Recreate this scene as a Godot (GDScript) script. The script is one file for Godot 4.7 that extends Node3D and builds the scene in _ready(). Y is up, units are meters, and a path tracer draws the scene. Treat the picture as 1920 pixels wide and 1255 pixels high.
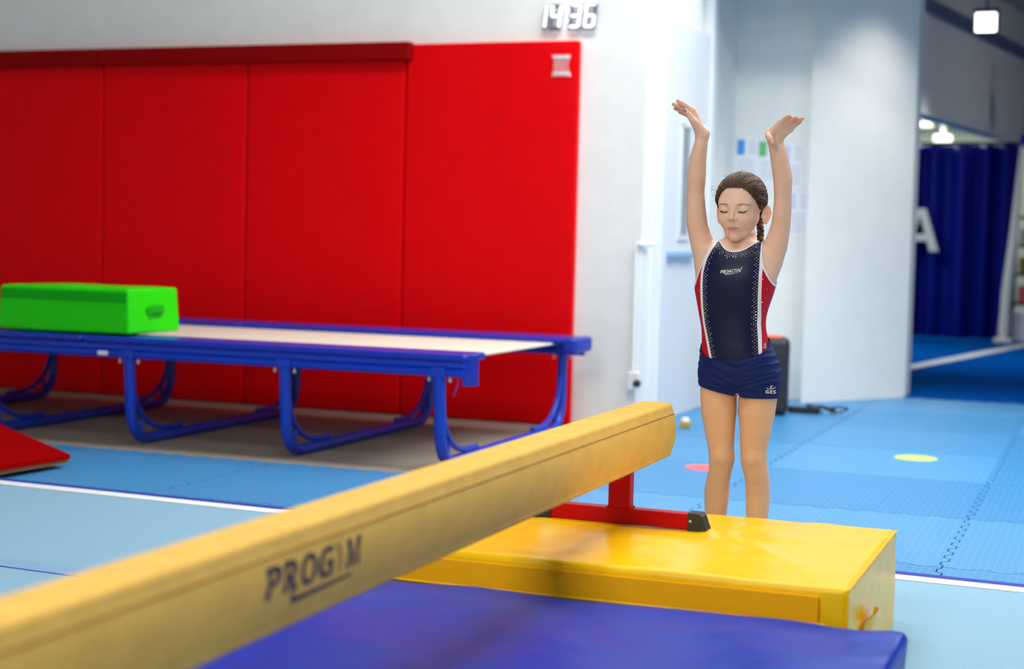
extends Node3D
# A gymnast with raised arms behind a low balance beam in a gymnasium.

var M := {}
var taken := {}

# ------------------------------------------------------------------ mesh builder
class MB:
	var v := PackedVector3Array()
	var n := PackedVector3Array()
	var c := PackedColorArray()
	var uv := PackedVector2Array()
	var t := PackedInt32Array()
	func tri(a: int, b: int, d: int) -> void:
		t.append(a); t.append(b); t.append(d)
	# a, b, d, e: indices round a quad, counter-clockwise seen from outside
	func quad(a: int, b: int, d: int, e: int) -> void:
		t.append(a); t.append(d); t.append(b)
		t.append(a); t.append(e); t.append(d)
	func put(p: Vector3, nn: Vector3, u := Vector2.ZERO) -> int:
		v.append(p); n.append(nn); uv.append(u)
		return v.size() - 1
	func face(p: Array, nn := Vector3.ZERO) -> void:
		var q: Vector3 = nn if nn != Vector3.ZERO else (p[1] - p[0]).cross(p[2] - p[0]).normalized()
		var i0 := v.size()
		for x in p:
			put(x, q, Vector2(x.x + x.y, x.z))
		for k in range(1, p.size() - 1):
			tri(i0, i0 + k + 1, i0 + k)
	# rounded box: centre, size, edge radius, turn, subdivisions of the flat part
	func rbox(at: Vector3, size: Vector3, r: float, turn := Basis.IDENTITY, sub := 1, seg := 3) -> void:
		var h := size / 2.0
		r = minf(r, minf(h.x, minf(h.y, h.z)) * 0.999)
		var ax := [Vector3.RIGHT, Vector3.UP, Vector3.BACK]
		for d in 3:
			for s in [-1.0, 1.0]:
				var w: Vector3 = ax[d] * s
				var u: Vector3 = ax[(d + 1) % 3]
				var k: Vector3 = ax[(d + 2) % 3] * s
				var hu := h[(d + 1) % 3]
				var hk := h[(d + 2) % 3]
				var cu := steps(hu, r, sub, seg)
				var ck := steps(hk, r, sub, seg)
				var i0 := v.size()
				for a in cu:
					for b in ck:
						var p: Vector3 = w * h[d] + u * a + k * b
						var q := Vector3(clampf(p.x, -h.x + r, h.x - r), clampf(p.y, -h.y + r, h.y - r), clampf(p.z, -h.z + r, h.z - r))
						var o := (p - q).normalized()
						put(at + turn * (q + o * r), turn * o, Vector2(a, b))
				for i in cu.size() - 1:
					for j in ck.size() - 1:
						var e: int = i0 + i * ck.size() + j
						quad(e, e + ck.size(), e + ck.size() + 1, e + 1)
	func steps(h: float, r: float, sub: int, seg: int) -> Array:
		var o := []
		for i in seg:
			o.append(-h + r * (1.0 - tan(PI / 4.0 * (1.0 - float(i) / seg))))
		for i in sub + 1:
			o.append(lerpf(-h + r, h - r, float(i) / sub))
		for i in range(1, seg + 1):
			o.append(h - r + r * tan(PI / 4.0 * float(i) / seg))
		return o
	# tube along points, radius a number or one per point
	func tube(pts: Array, rad, sides := 10, caps := true, flat := 1.0) -> void:
		var up := Vector3.UP
		var first: Vector3 = (pts[1] - pts[0]).normalized()
		if absf(first.dot(up)) > 0.9:
			up = Vector3.RIGHT
		var side := first.cross(up).normalized()
		var i0 := v.size()
		var m := pts.size()
		for i in m:
			var d: Vector3 = (pts[mini(i + 1, m - 1)] - pts[maxi(i - 1, 0)]).normalized()
			side = (side - d * side.dot(d)).normalized()
			var o := d.cross(side)
			var r: float = rad[i] if rad is Array else rad
			for s in sides:
				var an := TAU * s / sides
				var q := side * cos(an) + o * sin(an) * flat
				put(pts[i] + q * r, q.normalized())
		for i in m - 1:
			for s in sides:
				var s2 := (s + 1) % sides
				quad(i0 + i * sides + s, i0 + i * sides + s2, i0 + (i + 1) * sides + s2, i0 + (i + 1) * sides + s)
		if caps:
			for e in [0, m - 1]:
				var d: Vector3 = ((pts[0] - pts[1]) if e == 0 else (pts[m - 1] - pts[m - 2])).normalized()
				var ci := put(pts[e], d)
				var b0 := v.size()
				for s in sides:
					put(v[i0 + e * sides + s], d)
				for s in sides:
					var s2 := (s + 1) % sides
					if e == 0:
						tri(ci, b0 + s, b0 + s2)
					else:
						tri(ci, b0 + s2, b0 + s)
	# flat band through points, half-width vector w, bowed faces on both sides
	func band(pts: Array, w: Vector3, thick: float) -> void:
		for s in [1.0, -1.0]:
			var i0 := v.size()
			for i in pts.size():
				var d: Vector3 = (pts[mini(i + 1, pts.size() - 1)] - pts[maxi(i - 1, 0)]).normalized()
				var o: Vector3 = d.cross(w.normalized()).normalized() * s
				put(pts[i] + w + o * thick, o)
				put(pts[i] - w + o * thick, o)
			for i in pts.size() - 1:
				var e := i0 + i * 2
				if s > 0.0:
					quad(e, e + 1, e + 3, e + 2)
				else:
					quad(e, e + 2, e + 3, e + 1)
	# profile (radius, height) turned about y
	func lathe(prof: Array, sides: int, at := Vector3.ZERO, turn := Basis.IDENTITY) -> void:
		var i0 := v.size()
		var m := prof.size()
		for i in m:
			var a: Vector2 = prof[maxi(i - 1, 0)]
			var b: Vector2 = prof[mini(i + 1, m - 1)]
			var d := (b - a).normalized()
			for s in sides + 1:
				var an := TAU * s / sides
				var nn := Vector3(d.y * cos(an), -d.x, d.y * sin(an))
				put(at + turn * Vector3(prof[i].x * cos(an), prof[i].y, prof[i].x * sin(an)), (turn * nn).normalized())
		for i in m - 1:
			for s in sides:
				var e := i0 + i * (sides + 1) + s
				quad(e, e + sides + 1, e + sides + 2, e + 1)
	# flat polygon (x, y) drawn out along z by depth, both caps, set by a transform
	func prism(poly: PackedVector2Array, depth: float, xf := Transform3D.IDENTITY) -> void:
		if Geometry2D.is_polygon_clockwise(poly):
			poly = poly.duplicate()
			poly.reverse()
		var idx := Geometry2D.triangulate_polygon(poly)
		for s in [1.0, -1.0]:
			var i0 := v.size()
			for p in poly:
				put(xf * Vector3(p.x, p.y, depth * 0.5 * s), xf.basis * Vector3(0, 0, s), p)
			for k in range(0, idx.size(), 3):
				var a := poly[idx[k]]
				var b := poly[idx[k + 1]]
				var d := poly[idx[k + 2]]
				var ccw := (b - a).cross(d - a) > 0.0
				if ccw == (s > 0.0):
					tri(i0 + idx[k], i0 + idx[k + 2], i0 + idx[k + 1])
				else:
					tri(i0 + idx[k], i0 + idx[k + 1], i0 + idx[k + 2])
		var m := poly.size()
		for i in m:
			var a := poly[i]
			var b := poly[(i + 1) % m]
			var nn := xf.basis * Vector3(b.y - a.y, a.x - b.x, 0).normalized()
			var e := put(xf * Vector3(a.x, a.y, -depth / 2), nn)
			put(xf * Vector3(b.x, b.y, -depth / 2), nn)
			put(xf * Vector3(b.x, b.y, depth / 2), nn)
			put(xf * Vector3(a.x, a.y, depth / 2), nn)
			quad(e, e + 1, e + 2, e + 3)
	func smooth_normals() -> void:   # normals again from the faces, joined where points coincide
		var sum := {}
		for k in range(0, t.size(), 3):
			var a := v[t[k]]
			var b := v[t[k + 1]]
			var d := v[t[k + 2]]
			var f := (d - a).cross(b - a)
			for q in [a, b, d]:
				var key := Vector3i((q * 20000.0).round())
				sum[key] = sum.get(key, Vector3.ZERO) + f
		for i in v.size():
			n[i] = sum.get(Vector3i((v[i] * 20000.0).round()), n[i]).normalized()
	func mesh() -> ArrayMesh:
		var a := []
		a.resize(Mesh.ARRAY_MAX)
		a[Mesh.ARRAY_VERTEX] = v
		a[Mesh.ARRAY_NORMAL] = n
		if c.size() == v.size():
			a[Mesh.ARRAY_COLOR] = c
		if uv.size() == v.size():
			a[Mesh.ARRAY_TEX_UV] = uv
		a[Mesh.ARRAY_INDEX] = t
		var m := ArrayMesh.new()
		m.add_surface_from_arrays(Mesh.PRIMITIVE_TRIANGLES, a)
		return m

# ------------------------------------------------------------------ nodes
func numbered(called: String) -> String:
	taken[called] = taken.get(called, -1) + 1
	return called if taken[called] == 0 else "%s_%03d" % [called, taken[called]]

func tag(o: Node3D, label: String, category: String, group := "") -> Node3D:
	o.set_meta("label", label)
	o.set_meta("category", category)
	if group != "":
		o.set_meta("group", group)
	return o

func thing(called: String, label: String, category: String, at := Vector3.ZERO, group := "") -> Node3D:
	var o := Node3D.new()
	o.name = numbered(called)
	add_child(o)
	o.position = at
	return tag(o, label, category, group)

func part(called: String, b: MB, m: Material, parent: Node3D, label := "") -> MeshInstance3D:
	var o := MeshInstance3D.new()
	o.name = called
	o.mesh = b.mesh()
	o.material_override = m
	parent.add_child(o, true)
	if label != "":
		o.set_meta("label", label)
	return o

func single(called: String, b: MB, m: Material, label: String, category: String, at := Vector3.ZERO, group := "") -> MeshInstance3D:
	var o := part(numbered(called), b, m, self)
	o.position = at
	tag(o, label, category, group)
	return o

func struct(called: String, b: MB, m: Material, label := "") -> MeshInstance3D:
	var o := part(called, b, m, self)
	o.set_meta("kind", "structure")
	if label != "":
		o.set_meta("label", label)
	return o

func box(lo: Vector3, hi: Vector3, r := 0.002) -> MB:
	var b := MB.new()
	b.rbox((lo + hi) / 2, hi - lo, r, Basis.IDENTITY, 1, 2)
	return b

# ------------------------------------------------------------------ materials
func srgb(r: float, g: float, b: float) -> Color:
	return Color(r / 255.0, g / 255.0, b / 255.0)

func mat(called: String, col: Color, rough := 0.6, metal := 0.0, spec := 0.5) -> StandardMaterial3D:
	var m := StandardMaterial3D.new()
	m.resource_name = called
	m.albedo_color = col
	m.roughness = rough
	m.metallic = metal
	m.metallic_specular = spec
	M[called] = m
	return m

func noise_tex(freq: float, size: int, sd: int, ramp: Array = [], kind := FastNoiseLite.TYPE_SIMPLEX_SMOOTH, oct := 3) -> NoiseTexture2D:
	var f := FastNoiseLite.new()
	f.noise_type = kind
	f.frequency = freq
	f.seed = sd
	f.fractal_octaves = oct
	var x := NoiseTexture2D.new()
	x.width = size
	x.height = size
	x.seamless = true
	x.noise = f
	if ramp.size() > 0:
		var g := Gradient.new()
		g.offsets = PackedFloat32Array([0.0, 0.5, 1.0])
		g.colors = PackedColorArray(ramp)
		x.color_ramp = g
	return x

func grain(m: StandardMaterial3D, scale: float, lo: float, relief := 0.0, sd := 1, freq := 0.03) -> void:
	var k := 1.0
	m.albedo_texture = noise_tex(freq, 256, sd, [Color(lo, lo, lo), Color((lo + k) / 2, (lo + k) / 2, (lo + k) / 2), Color(k, k, k)])
	m.uv1_triplanar = true
	m.uv1_world_triplanar = true
	m.uv1_scale = Vector3(scale, scale, scale)
	if relief > 0.0:
		m.heightmap_enabled = true
		m.heightmap_scale = relief
		m.heightmap_texture = noise_tex(freq, 256, sd + 7)

func make_materials() -> void:
	var m: StandardMaterial3D
	mat("wall", srgb(240, 241, 238), 0.65)
	grain(M.wall, 0.8, 0.975, 0.0, 3, 0.02)
	mat("ceiling", srgb(60, 70, 84), 0.8)
	mat("ceiling_low", srgb(214, 222, 208), 0.8)
	mat("red_vinyl", srgb(230, 0, 10), 0.55, 0.0, 0.2)
	grain(M.red_vinyl, 1.2, 0.97, 0.0, 5, 0.02)
	mat("dark_red_vinyl", srgb(140, 0, 4), 0.6, 0.0, 0.2)
	mat("yellow_vinyl", srgb(255, 202, 0), 0.27, 0.0, 0.33)
	grain(M.yellow_vinyl, 2.0, 0.95, 0.01, 6, 0.02)
	mat("orange_strip", srgb(248, 176, 0), 0.62, 0.0, 0.3)
	mat("blue_vinyl", srgb(6, 55, 172), 0.34, 0.0, 0.25)
	grain(M.blue_vinyl, 2.0, 0.93, 0.01, 8, 0.02)
	mat("green_vinyl", srgb(34, 212, 4), 0.45, 0.0, 0.3)
	mat("green_dark", srgb(6, 172, 14), 0.5, 0.0, 0.3)
	m = mat("suede", srgb(240, 192, 100), 0.9, 0.0, 0.2)
	grain(m, 3.0, 0.93, 0.004, 9, 0.015)
	m.rim_enabled = true
	m.rim = 0.08
	m.rim_tint = 0.7
	mat("seam", srgb(158, 112, 56), 0.9)
	mat("navy_print", srgb(22, 24, 70), 0.7)
	mat("faded_print", srgb(150, 118, 78), 0.8)
	mat("red_steel", srgb(178, 0, 10), 0.35, 0.0, 0.25)
	mat("black_rubber", srgb(30, 31, 34), 0.55)
	mat("zinc", srgb(205, 204, 190), 0.35, 0.8)
	mat("blue_steel", srgb(6, 58, 186), 0.32)
	mat("blue_pad", srgb(12, 46, 168), 0.36)
	mat("bed", srgb(238, 224, 208), 0.85)
	grain(M.bed, 9.0, 0.9, 0.0, 12, 0.06)
	mat("carpet", srgb(146, 186, 212), 1.0, 0.0, 0.15)
	grain(M.carpet, 5.0, 0.88, 0.06, 13, 0.12)
	mat("carpet_strip", srgb(124, 164, 198), 0.9)
	mat("carpet_line", srgb(226, 230, 240), 0.9)
	mat("carpet_edge", srgb(24, 48, 160), 0.8)
	mat("floor_grey", srgb(168, 154, 140), 0.85)
	grain(M.floor_grey, 3.0, 0.86, 0.0, 14, 0.04)
	mat("far_carpet", srgb(0, 84, 176), 1.0, 0.0, 0.05)
	grain(M.far_carpet, 3.0, 0.86, 0.0, 15, 0.1)
	mat("far_line", srgb(214, 218, 230), 0.9)
	mat("spot_yellow", srgb(196, 230, 110), 0.6)
	mat("spot_red", srgb(255, 108, 112), 0.6)
	mat("curtain", srgb(8, 24, 140), 0.5, 0.0, 0.3)
	mat("white_plastic", srgb(236, 238, 238), 0.45)
	mat("white_paint", srgb(226, 232, 238), 0.5)
	mat("paper", srgb(238, 241, 246), 0.8)
	mat("paper_blue", srgb(70, 156, 226), 0.8)
	mat("paper_green", srgb(110, 196, 122), 0.8)
	mat("paper_lilac", srgb(206, 212, 236), 0.8)
	mat("print_grey", srgb(196, 204, 216), 0.8)
	mat("bar_shade", srgb(150, 186, 228), 0.5)  # shade below the door bar, given as a colour
	mat("pale_blue", srgb(196, 214, 238), 0.6)
	mat("orange_plastic", srgb(255, 92, 30), 0.45)
	mat("speaker_black", srgb(34, 38, 46), 0.5)
	mat("dark_metal", srgb(40, 50, 70), 0.5, 0.2)
	mat("pipe", srgb(96, 110, 140), 0.6)
	mat("brass", srgb(190, 160, 60), 0.5)
	mat("wood", srgb(150, 104, 60), 0.7)
	mat("red_carpet", srgb(160, 2, 4), 0.95, 0.0, 0.1)
	grain(M.red_carpet, 5.0, 0.86, 0.0, 16, 0.1)
	m = mat("clear_film", Color(0.95, 0.93, 0.95, 0.3), 0.12)
	m.transparency = BaseMaterial3D.TRANSPARENCY_ALPHA
	m = mat("door_glass", Color(0.5, 0.6, 0.62, 0.55), 0.08)
	m.transparency = BaseMaterial3D.TRANSPARENCY_ALPHA
	for k in [["lamp", Color(1, 1, 1), 3.0], ["clock_led", Color(0.93, 0.97, 1.0), 1.25], ["lamp_warm", Color(1, 1, 0.9), 2.2]]:
		m = mat(k[0], Color(0.9, 0.9, 0.9), 0.5)
		m.emission_enabled = true
		m.emission = k[1]
		m.emission_energy_multiplier = k[2]
	mat("clock_off", srgb(92, 96, 114), 0.6)
	# skin, hair, cloth
	m = mat("skin", Color(1, 1, 1), 0.48, 0.0, 0.45)
	m.vertex_color_use_as_albedo = true
	m.subsurf_scatter_enabled = true
	m.subsurf_scatter_strength = 0.03
	mat("hair", srgb(76, 54, 37), 0.62)
	mat("hair_light", srgb(122, 90, 60), 0.62)
	mat("hair_dark", srgb(44, 31, 23), 0.65)
	mat("brow", srgb(150, 106, 78), 0.8)
	mat("lip_inner_shade", srgb(104, 46, 42), 0.6)  # inner lip, also the dark tone for shaded nostrils
	mat("lash", srgb(34, 24, 22), 0.6)
	m = mat("navy_lycra", srgb(9, 15, 52), 0.42, 0.0, 0.35)
	m.rim_enabled = true
	m.rim = 0.05
	m = mat("red_lycra", srgb(184, 4, 30), 0.5, 0.0, 0.3)
	mat("white_trim", srgb(226, 222, 230), 0.55)
	mat("navy_shorts", srgb(12, 30, 88), 0.62, 0.0, 0.3)
	mat("rhinestone", srgb(236, 236, 250), 0.12, 0.4)
	mat("nail", srgb(96, 112, 124), 0.3)
	# puzzle tiles: three tones of one blue, with a fine woven relief
	var img := weave()
	for k in 3:
		m = mat("tile_%d" % k, [srgb(70, 152, 214), srgb(60, 145, 208), srgb(78, 158, 218)][k], 0.42)
		m.albedo_texture = img[0]
		m.heightmap_enabled = true
		m.heightmap_scale = 0.12
		m.heightmap_texture = img[1]
		m.uv1_scale = Vector3(1.0 / 0.108, 1.0 / 0.116, 1)
	mat("tile_gap", srgb(36, 96, 168), 0.9)

func weave() -> Array:
	var s := 128
	var a := Image.create(s, s, false, Image.FORMAT_RGB8)
	var h := Image.create(s, s, false, Image.FORMAT_RGB8)
	for y in s:
		for x in s:
			var cx := x % 32
			var cy := (y + (16 if (x / 32) % 2 == 1 else 0)) % 64
			var line := cx < 4
			var dash := cy > 36 and cy < 58 and cx > 6 and cx < 30 and int(cy / 4) % 2 == 0
			var al := 1.0 if line else (0.80 if dash else 0.93)
			var he := 0.85 if line else (0.2 if dash else 0.6)
			a.set_pixel(x, y, Color(al, al, al))
			h.set_pixel(x, y, Color(he, he, he))
	return [ImageTexture.create_from_image(a), ImageTexture.create_from_image(h)]

# ------------------------------------------------------------------ scene
func _ready() -> void:
	camera_and_light()
	make_materials()
	build_room()
	build_floor()
	build_far_hall()
	build_lamps()
	build_wall_mats()
	build_trampoline()
	build_beam()
	build_blocks()
	build_wall_fittings()
	build_floor_things()
	build_person()

func camera_and_light() -> void:
	var cam := Camera3D.new()
	cam.name = "camera"
	var yaw := deg_to_rad(20.745)
	var pitch := deg_to_rad(3.348)
	var roll := deg_to_rad(1.426)
	var fwd := Vector3(-sin(yaw) * cos(pitch), -sin(pitch), -cos(yaw) * cos(pitch))
	var r0 := fwd.cross(Vector3.UP).normalized()
	var u0 := r0.cross(fwd)
	var r := r0 * cos(roll) + u0 * sin(roll)
	var u := u0 * cos(roll) - r0 * sin(roll)
	cam.transform = Transform3D(Basis(r, u, -fwd), Vector3(0, 1.05, 0))
	cam.fov = rad_to_deg(2.0 * atan(627.5 / 2970.0))
	cam.near = 0.05
	cam.far = 80.0
	var at := CameraAttributesPhysical.new()
	at.frustum_focal_length = 12.0 / (627.5 / 2970.0)
	at.frustum_focus_distance = 4.78
	at.frustum_near = 0.05
	at.frustum_far = 80.0
	at.exposure_aperture = 2.1
	at.auto_exposure_enabled = false
	cam.attributes = at
	add_child(cam)
	cam.current = true
	var e := Environment.new()
	e.background_mode = Environment.BG_COLOR
	e.background_color = Color(0.02, 0.025, 0.03)
	e.tonemap_mode = Environment.TONE_MAPPER_LINEAR
	e.tonemap_exposure = 1.12
	e.sdfgi_enabled = true
	e.ssao_enabled = true
	e.ssil_enabled = true
	var w := WorldEnvironment.new()
	w.name = "world"
	w.environment = e
	add_child(w)

const LAMP_TINT := Color(1.0, 0.985, 0.955)

func area(at: Vector3, size: Vector2, energy: float, turn := Vector3(-90, 0, 0), col := LAMP_TINT) -> void:
	var l := AreaLight3D.new()
	l.name = numbered("panel_glow")
	l.area_size = size
	l.light_energy = energy
	l.light_color = col
	l.shadow_enabled = true
	l.area_range = 40.0
	l.position = at
	l.rotation_degrees = turn
	add_child(l)

func build_lamps() -> void:
	# ceiling light panels of the hall, above and outside the frame
	var spots := [[-1.9, -6.5, 10.0, "over the puzzle mats left of the doorway"], [-1.5, -2.8, 4.5, "above the balance beam"], [0.5, -8.0, 4.0, "over the right side of the puzzle mats"], [0.3, -9.0, 10.0, "over the far edge of the puzzle mats"], [1.7, -6.0, 8.5, "right of the yellow foam block"], [-1.8, 2.8, 36.0, "behind the camera"]]
	for s in spots:
		var t := thing("ceiling_panel_light", "flat white ceiling light panel " + s[3], "ceiling light", Vector3(s[0], 4.55, s[1]), "ceiling light panels")
		var f := MB.new()
		f.rbox(Vector3(0, 0.0, 0), Vector3(2.5, 0.06, 1.1), 0.01)
		part("frame", f, M.white_paint, t)
		var d := MB.new()
		d.rbox(Vector3(0, -0.034, 0), Vector3(2.4, 0.01, 1.0), 0.002)
		part("lamp_diffuser", d, M.lamp, t)
		area(Vector3(s[0], 4.50, s[1]), Vector2(2.4, 1.0), s[2])
	# small floodlight behind the downstand beam, aimed down at the pillar
	var t2 := thing("floodlight", "small floodlight under the ceiling beside the white pillar", "floodlight", Vector3(-1.02, 3.35, -11.0))
	var hb := MB.new()
	hb.rbox(Vector3(0, 0.06, 0), Vector3(0.22, 0.1, 0.22), 0.02)
	part("housing", hb, M.dark_metal, t2)
	var lz := MB.new()
	lz.rbox(Vector3(0, 0.002, 0), Vector3(0.18, 0.016, 0.18), 0.006)
	part("lamp_lens", lz, M.lamp, t2)
	var rod := MB.new()
	rod.tube([Vector3(0, 0.1, 0), Vector3(0, 0.7, 0), Vector3(0, 1.29, 0)], 0.012, 8)
	part("rod", rod, M.pipe, t2)
	var sp := SpotLight3D.new()
	sp.name = "floodlight_glow"
	sp.position = Vector3(-1.02, 3.32, -11.0)
	sp.light_energy = 3.0
	sp.light_color = LAMP_TINT
	sp.spot_angle = 40.0
	sp.spot_range = 30.0
	sp.light_size = 0.08
	sp.shadow_enabled = true
	sp.rotation_degrees = Vector3(-80, 90, 0)
	add_child(sp)

func slab(called: String, lo: Vector3, hi: Vector3, m: Material, label := "") -> MeshInstance3D:
	return struct(called, box(lo, hi), m, label)

func build_room() -> void:
	var top := 4.65
	slab("wall_back", Vector3(-9.0, -0.05, -8.92), Vector3(-2.726, top, -8.72), M.wall)
	slab("wall_return", Vector3(-2.726, -0.05, -11.15), Vector3(-2.526, top, -8.72), M.wall)
	slab("wall_notice", Vector3(-2.72, -0.05, -11.15), Vector3(-1.9, top, -10.95), M.wall)
	var pil := MB.new()   # corner pillar with a slanting face
	pil.prism(PackedVector2Array([Vector2(-1.965, 10.80), Vector2(-1.374, 11.66), Vector2(-1.374, 11.95), Vector2(-1.965, 11.95)]), top + 0.05, Transform3D(Basis(Vector3.RIGHT, Vector3(0, 0, -1), Vector3.UP), Vector3(0, top / 2 - 0.025, 0)))
	struct("wall_pillar", pil, M.wall, "white corner pillar beside the doorway")
	slab("wall_left", Vector3(-9.2, -0.05, -8.92), Vector3(-9.0, top, 6.2), M.wall)
	slab("wall_right", Vector3(5.0, -0.05, -27.0), Vector3(5.2, top, 6.2), M.wall)
	slab("wall_front", Vector3(-9.2, -0.05, 6.0), Vector3(5.2, top, 6.2), M.wall)
	slab("ceiling", Vector3(-9.2, top, -27.0), Vector3(5.2, top + 0.2, 6.2), M.ceiling)
	# downstand beam under the ceiling near the doorway, above the frame: it shades the tops of the walls
	slab("trim_1", Vector3(-2.526, 2.78, -10.05), Vector3(5.0, top, -9.85), M.wall, "white downstand beam under the ceiling before the doorway")

func tile_mesh(size: float) -> ArrayMesh:
	# interlocking foam tile: the teeth of one side fit the gaps of its neighbour
	var wave := func(t: float) -> float:
		var k := fposmod(t * 8.0, 1.0)
		if t < 0.04 or t > 0.96:
			return 0.0
		return 0.011 * clampf((absf(k - 0.5) - 0.25) * 14.0, -1.0, 1.0)
	var p := PackedVector2Array()
	var n := 96
	for i in n:
		var t := float(i) / n
		p.append(Vector2(t * size, wave.call(t)))
	for i in n:
		var t := float(i) / n
		p.append(Vector2(size + wave.call(t), t * size))
	for i in n:
		var t := 1.0 - float(i) / n
		p.append(Vector2(t * size, size + wave.call(t)))
	for i in n:
		var t := 1.0 - float(i) / n
		p.append(Vector2(wave.call(t), t * size))
	var q := PackedVector2Array()
	for a in p:   # drop points on straight runs
		q.append(a)
	var slim := PackedVector2Array()
	for i in q.size():
		var a := q[(i + q.size() - 1) % q.size()]
		var b := q[i]
		var d := q[(i + 1) % q.size()]
		if absf((b - a).cross(d - b)) > 1e-7:
			slim.append(b)
	var shrunk: Array = Geometry2D.offset_polygon(slim, -0.0028)
	var b := MB.new()
	# x, y of the outline become x, -z: the polygon is laid flat
	b.prism(shrunk[0], 0.011, Transform3D(Basis(Vector3.RIGHT, Vector3(0, 0, -1), Vector3.UP), Vector3(0, -0.0055, 0)))
	return b.mesh()

func build_floor() -> void:
	slab("floor", Vector3(-9.2, -0.2, -27.0), Vector3(5.2, -0.012, 6.2), M.floor_grey, "grey brown bare floor under the trampoline")
	# sky-blue interlocking foam tiles
	var s := 1.035
	var me := tile_mesh(s)
	var field := Node3D.new()
	field.name = "floor_puzzle_mat"
	field.set_meta("kind", "structure")
	field.set_meta("label", "sky-blue floor of interlocking square foam tiles")
	add_child(field)
	var rg := RandomNumberGenerator.new()
	rg.seed = 4
	for j in range(-1, 6):
		for i in range(-7, 4):
			var x := -0.495 + s * i
			var z := -5.42 - s * j
			if x < -2.6 and j > 0:
				continue
			if x > 3.9:
				continue
			var o := MeshInstance3D.new()
			o.name = "foam_tile"
			o.mesh = me
			o.material_override = M["tile_%d" % rg.randi_range(0, 2)]
			o.position = Vector3(x, 0.0, z)
			field.add_child(o, true)
	# carpet of the sprung floor, its edge turned a little against the wall
	var turn := atan(0.047)
	var bs := Basis(Vector3.UP, -turn)
	var mid := Vector3(-2.0, 0, -5.098 - 0.047 * 2.0)
	var carpet := MB.new()
	carpet.rbox(mid + bs * Vector3(0, 0.001, 5.3), Vector3(13.2, 0.022, 10.52), 0.003, bs)
	struct("floor_carpet", carpet, M.carpet, "pale blue carpet of the sprung floor in the foreground")
	var ln := MB.new()
	ln.rbox(mid + bs * Vector3(0, 0.0123, 0.0), Vector3(13.2, 0.0014, 0.075), 0.0005, bs)
	struct("trim_2", ln, M.carpet_line, "white boundary line on the edge of the pale blue carpet")
	var ed := MB.new()
	ed.rbox(mid + bs * Vector3(0, 0.001, -0.068), Vector3(13.2, 0.022, 0.06), 0.004, bs)
	struct("trim_3", ed, M.carpet_edge, "dark blue edging strip beside the white carpet line")
	var st := MB.new()
	st.rbox(Vector3(-5.3, 0.0122, -4.15), Vector3(6.2, 0.0014, 0.1), 0.0005, Basis(Vector3.UP, -0.06))
	struct("trim_4", st, M.carpet_strip, "flat joining strip across the pale blue carpet")
	var sl := MB.new()
	sl.rbox(Vector3(-5.3, 0.0124, -4.094), Vector3(6.2, 0.0014, 0.008), 0.0004, Basis(Vector3.UP, -0.06))
	struct("trim_6", sl, M.carpet_edge, "thin dark line along the joining strip on the carpet")
	# dark-blue carpet of the far hall
	slab("floor_far", Vector3(-6.0, -0.012, -27.0), Vector3(5.0, 0.004, -11.64), M.far_carpet, "dark blue carpet beyond the doorway")
	var fl := MB.new()
	fl.rbox(Vector3(-1.32, 0.0046, -16.94), Vector3(0.16, 0.0012, 9.6), 0.0004, Basis(Vector3.UP, -0.166))
	struct("trim_5", fl, M.far_line, "white line on the dark blue carpet beyond the doorway")
	# round rubber floor markers
	for k in [[Vector3(-0.905, 0.0, -8.24), "spot_yellow", "round yellow-green rubber marker on the blue foam tiles"], [Vector3(-1.765, 0.0, -7.33), "spot_red", "round coral red rubber marker on the foam tiles behind the gymnast"]]:
		var c := MB.new()
		c.lathe([Vector2(0.0, 0.0), Vector2(0.108, 0.0), Vector2(0.108, 0.0015), Vector2(0.102, 0.003), Vector2(0.0, 0.0032)], 40)
		single("floor_marker", c, M[k[1]], k[2], "floor marker", k[0], "round floor markers")

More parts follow.
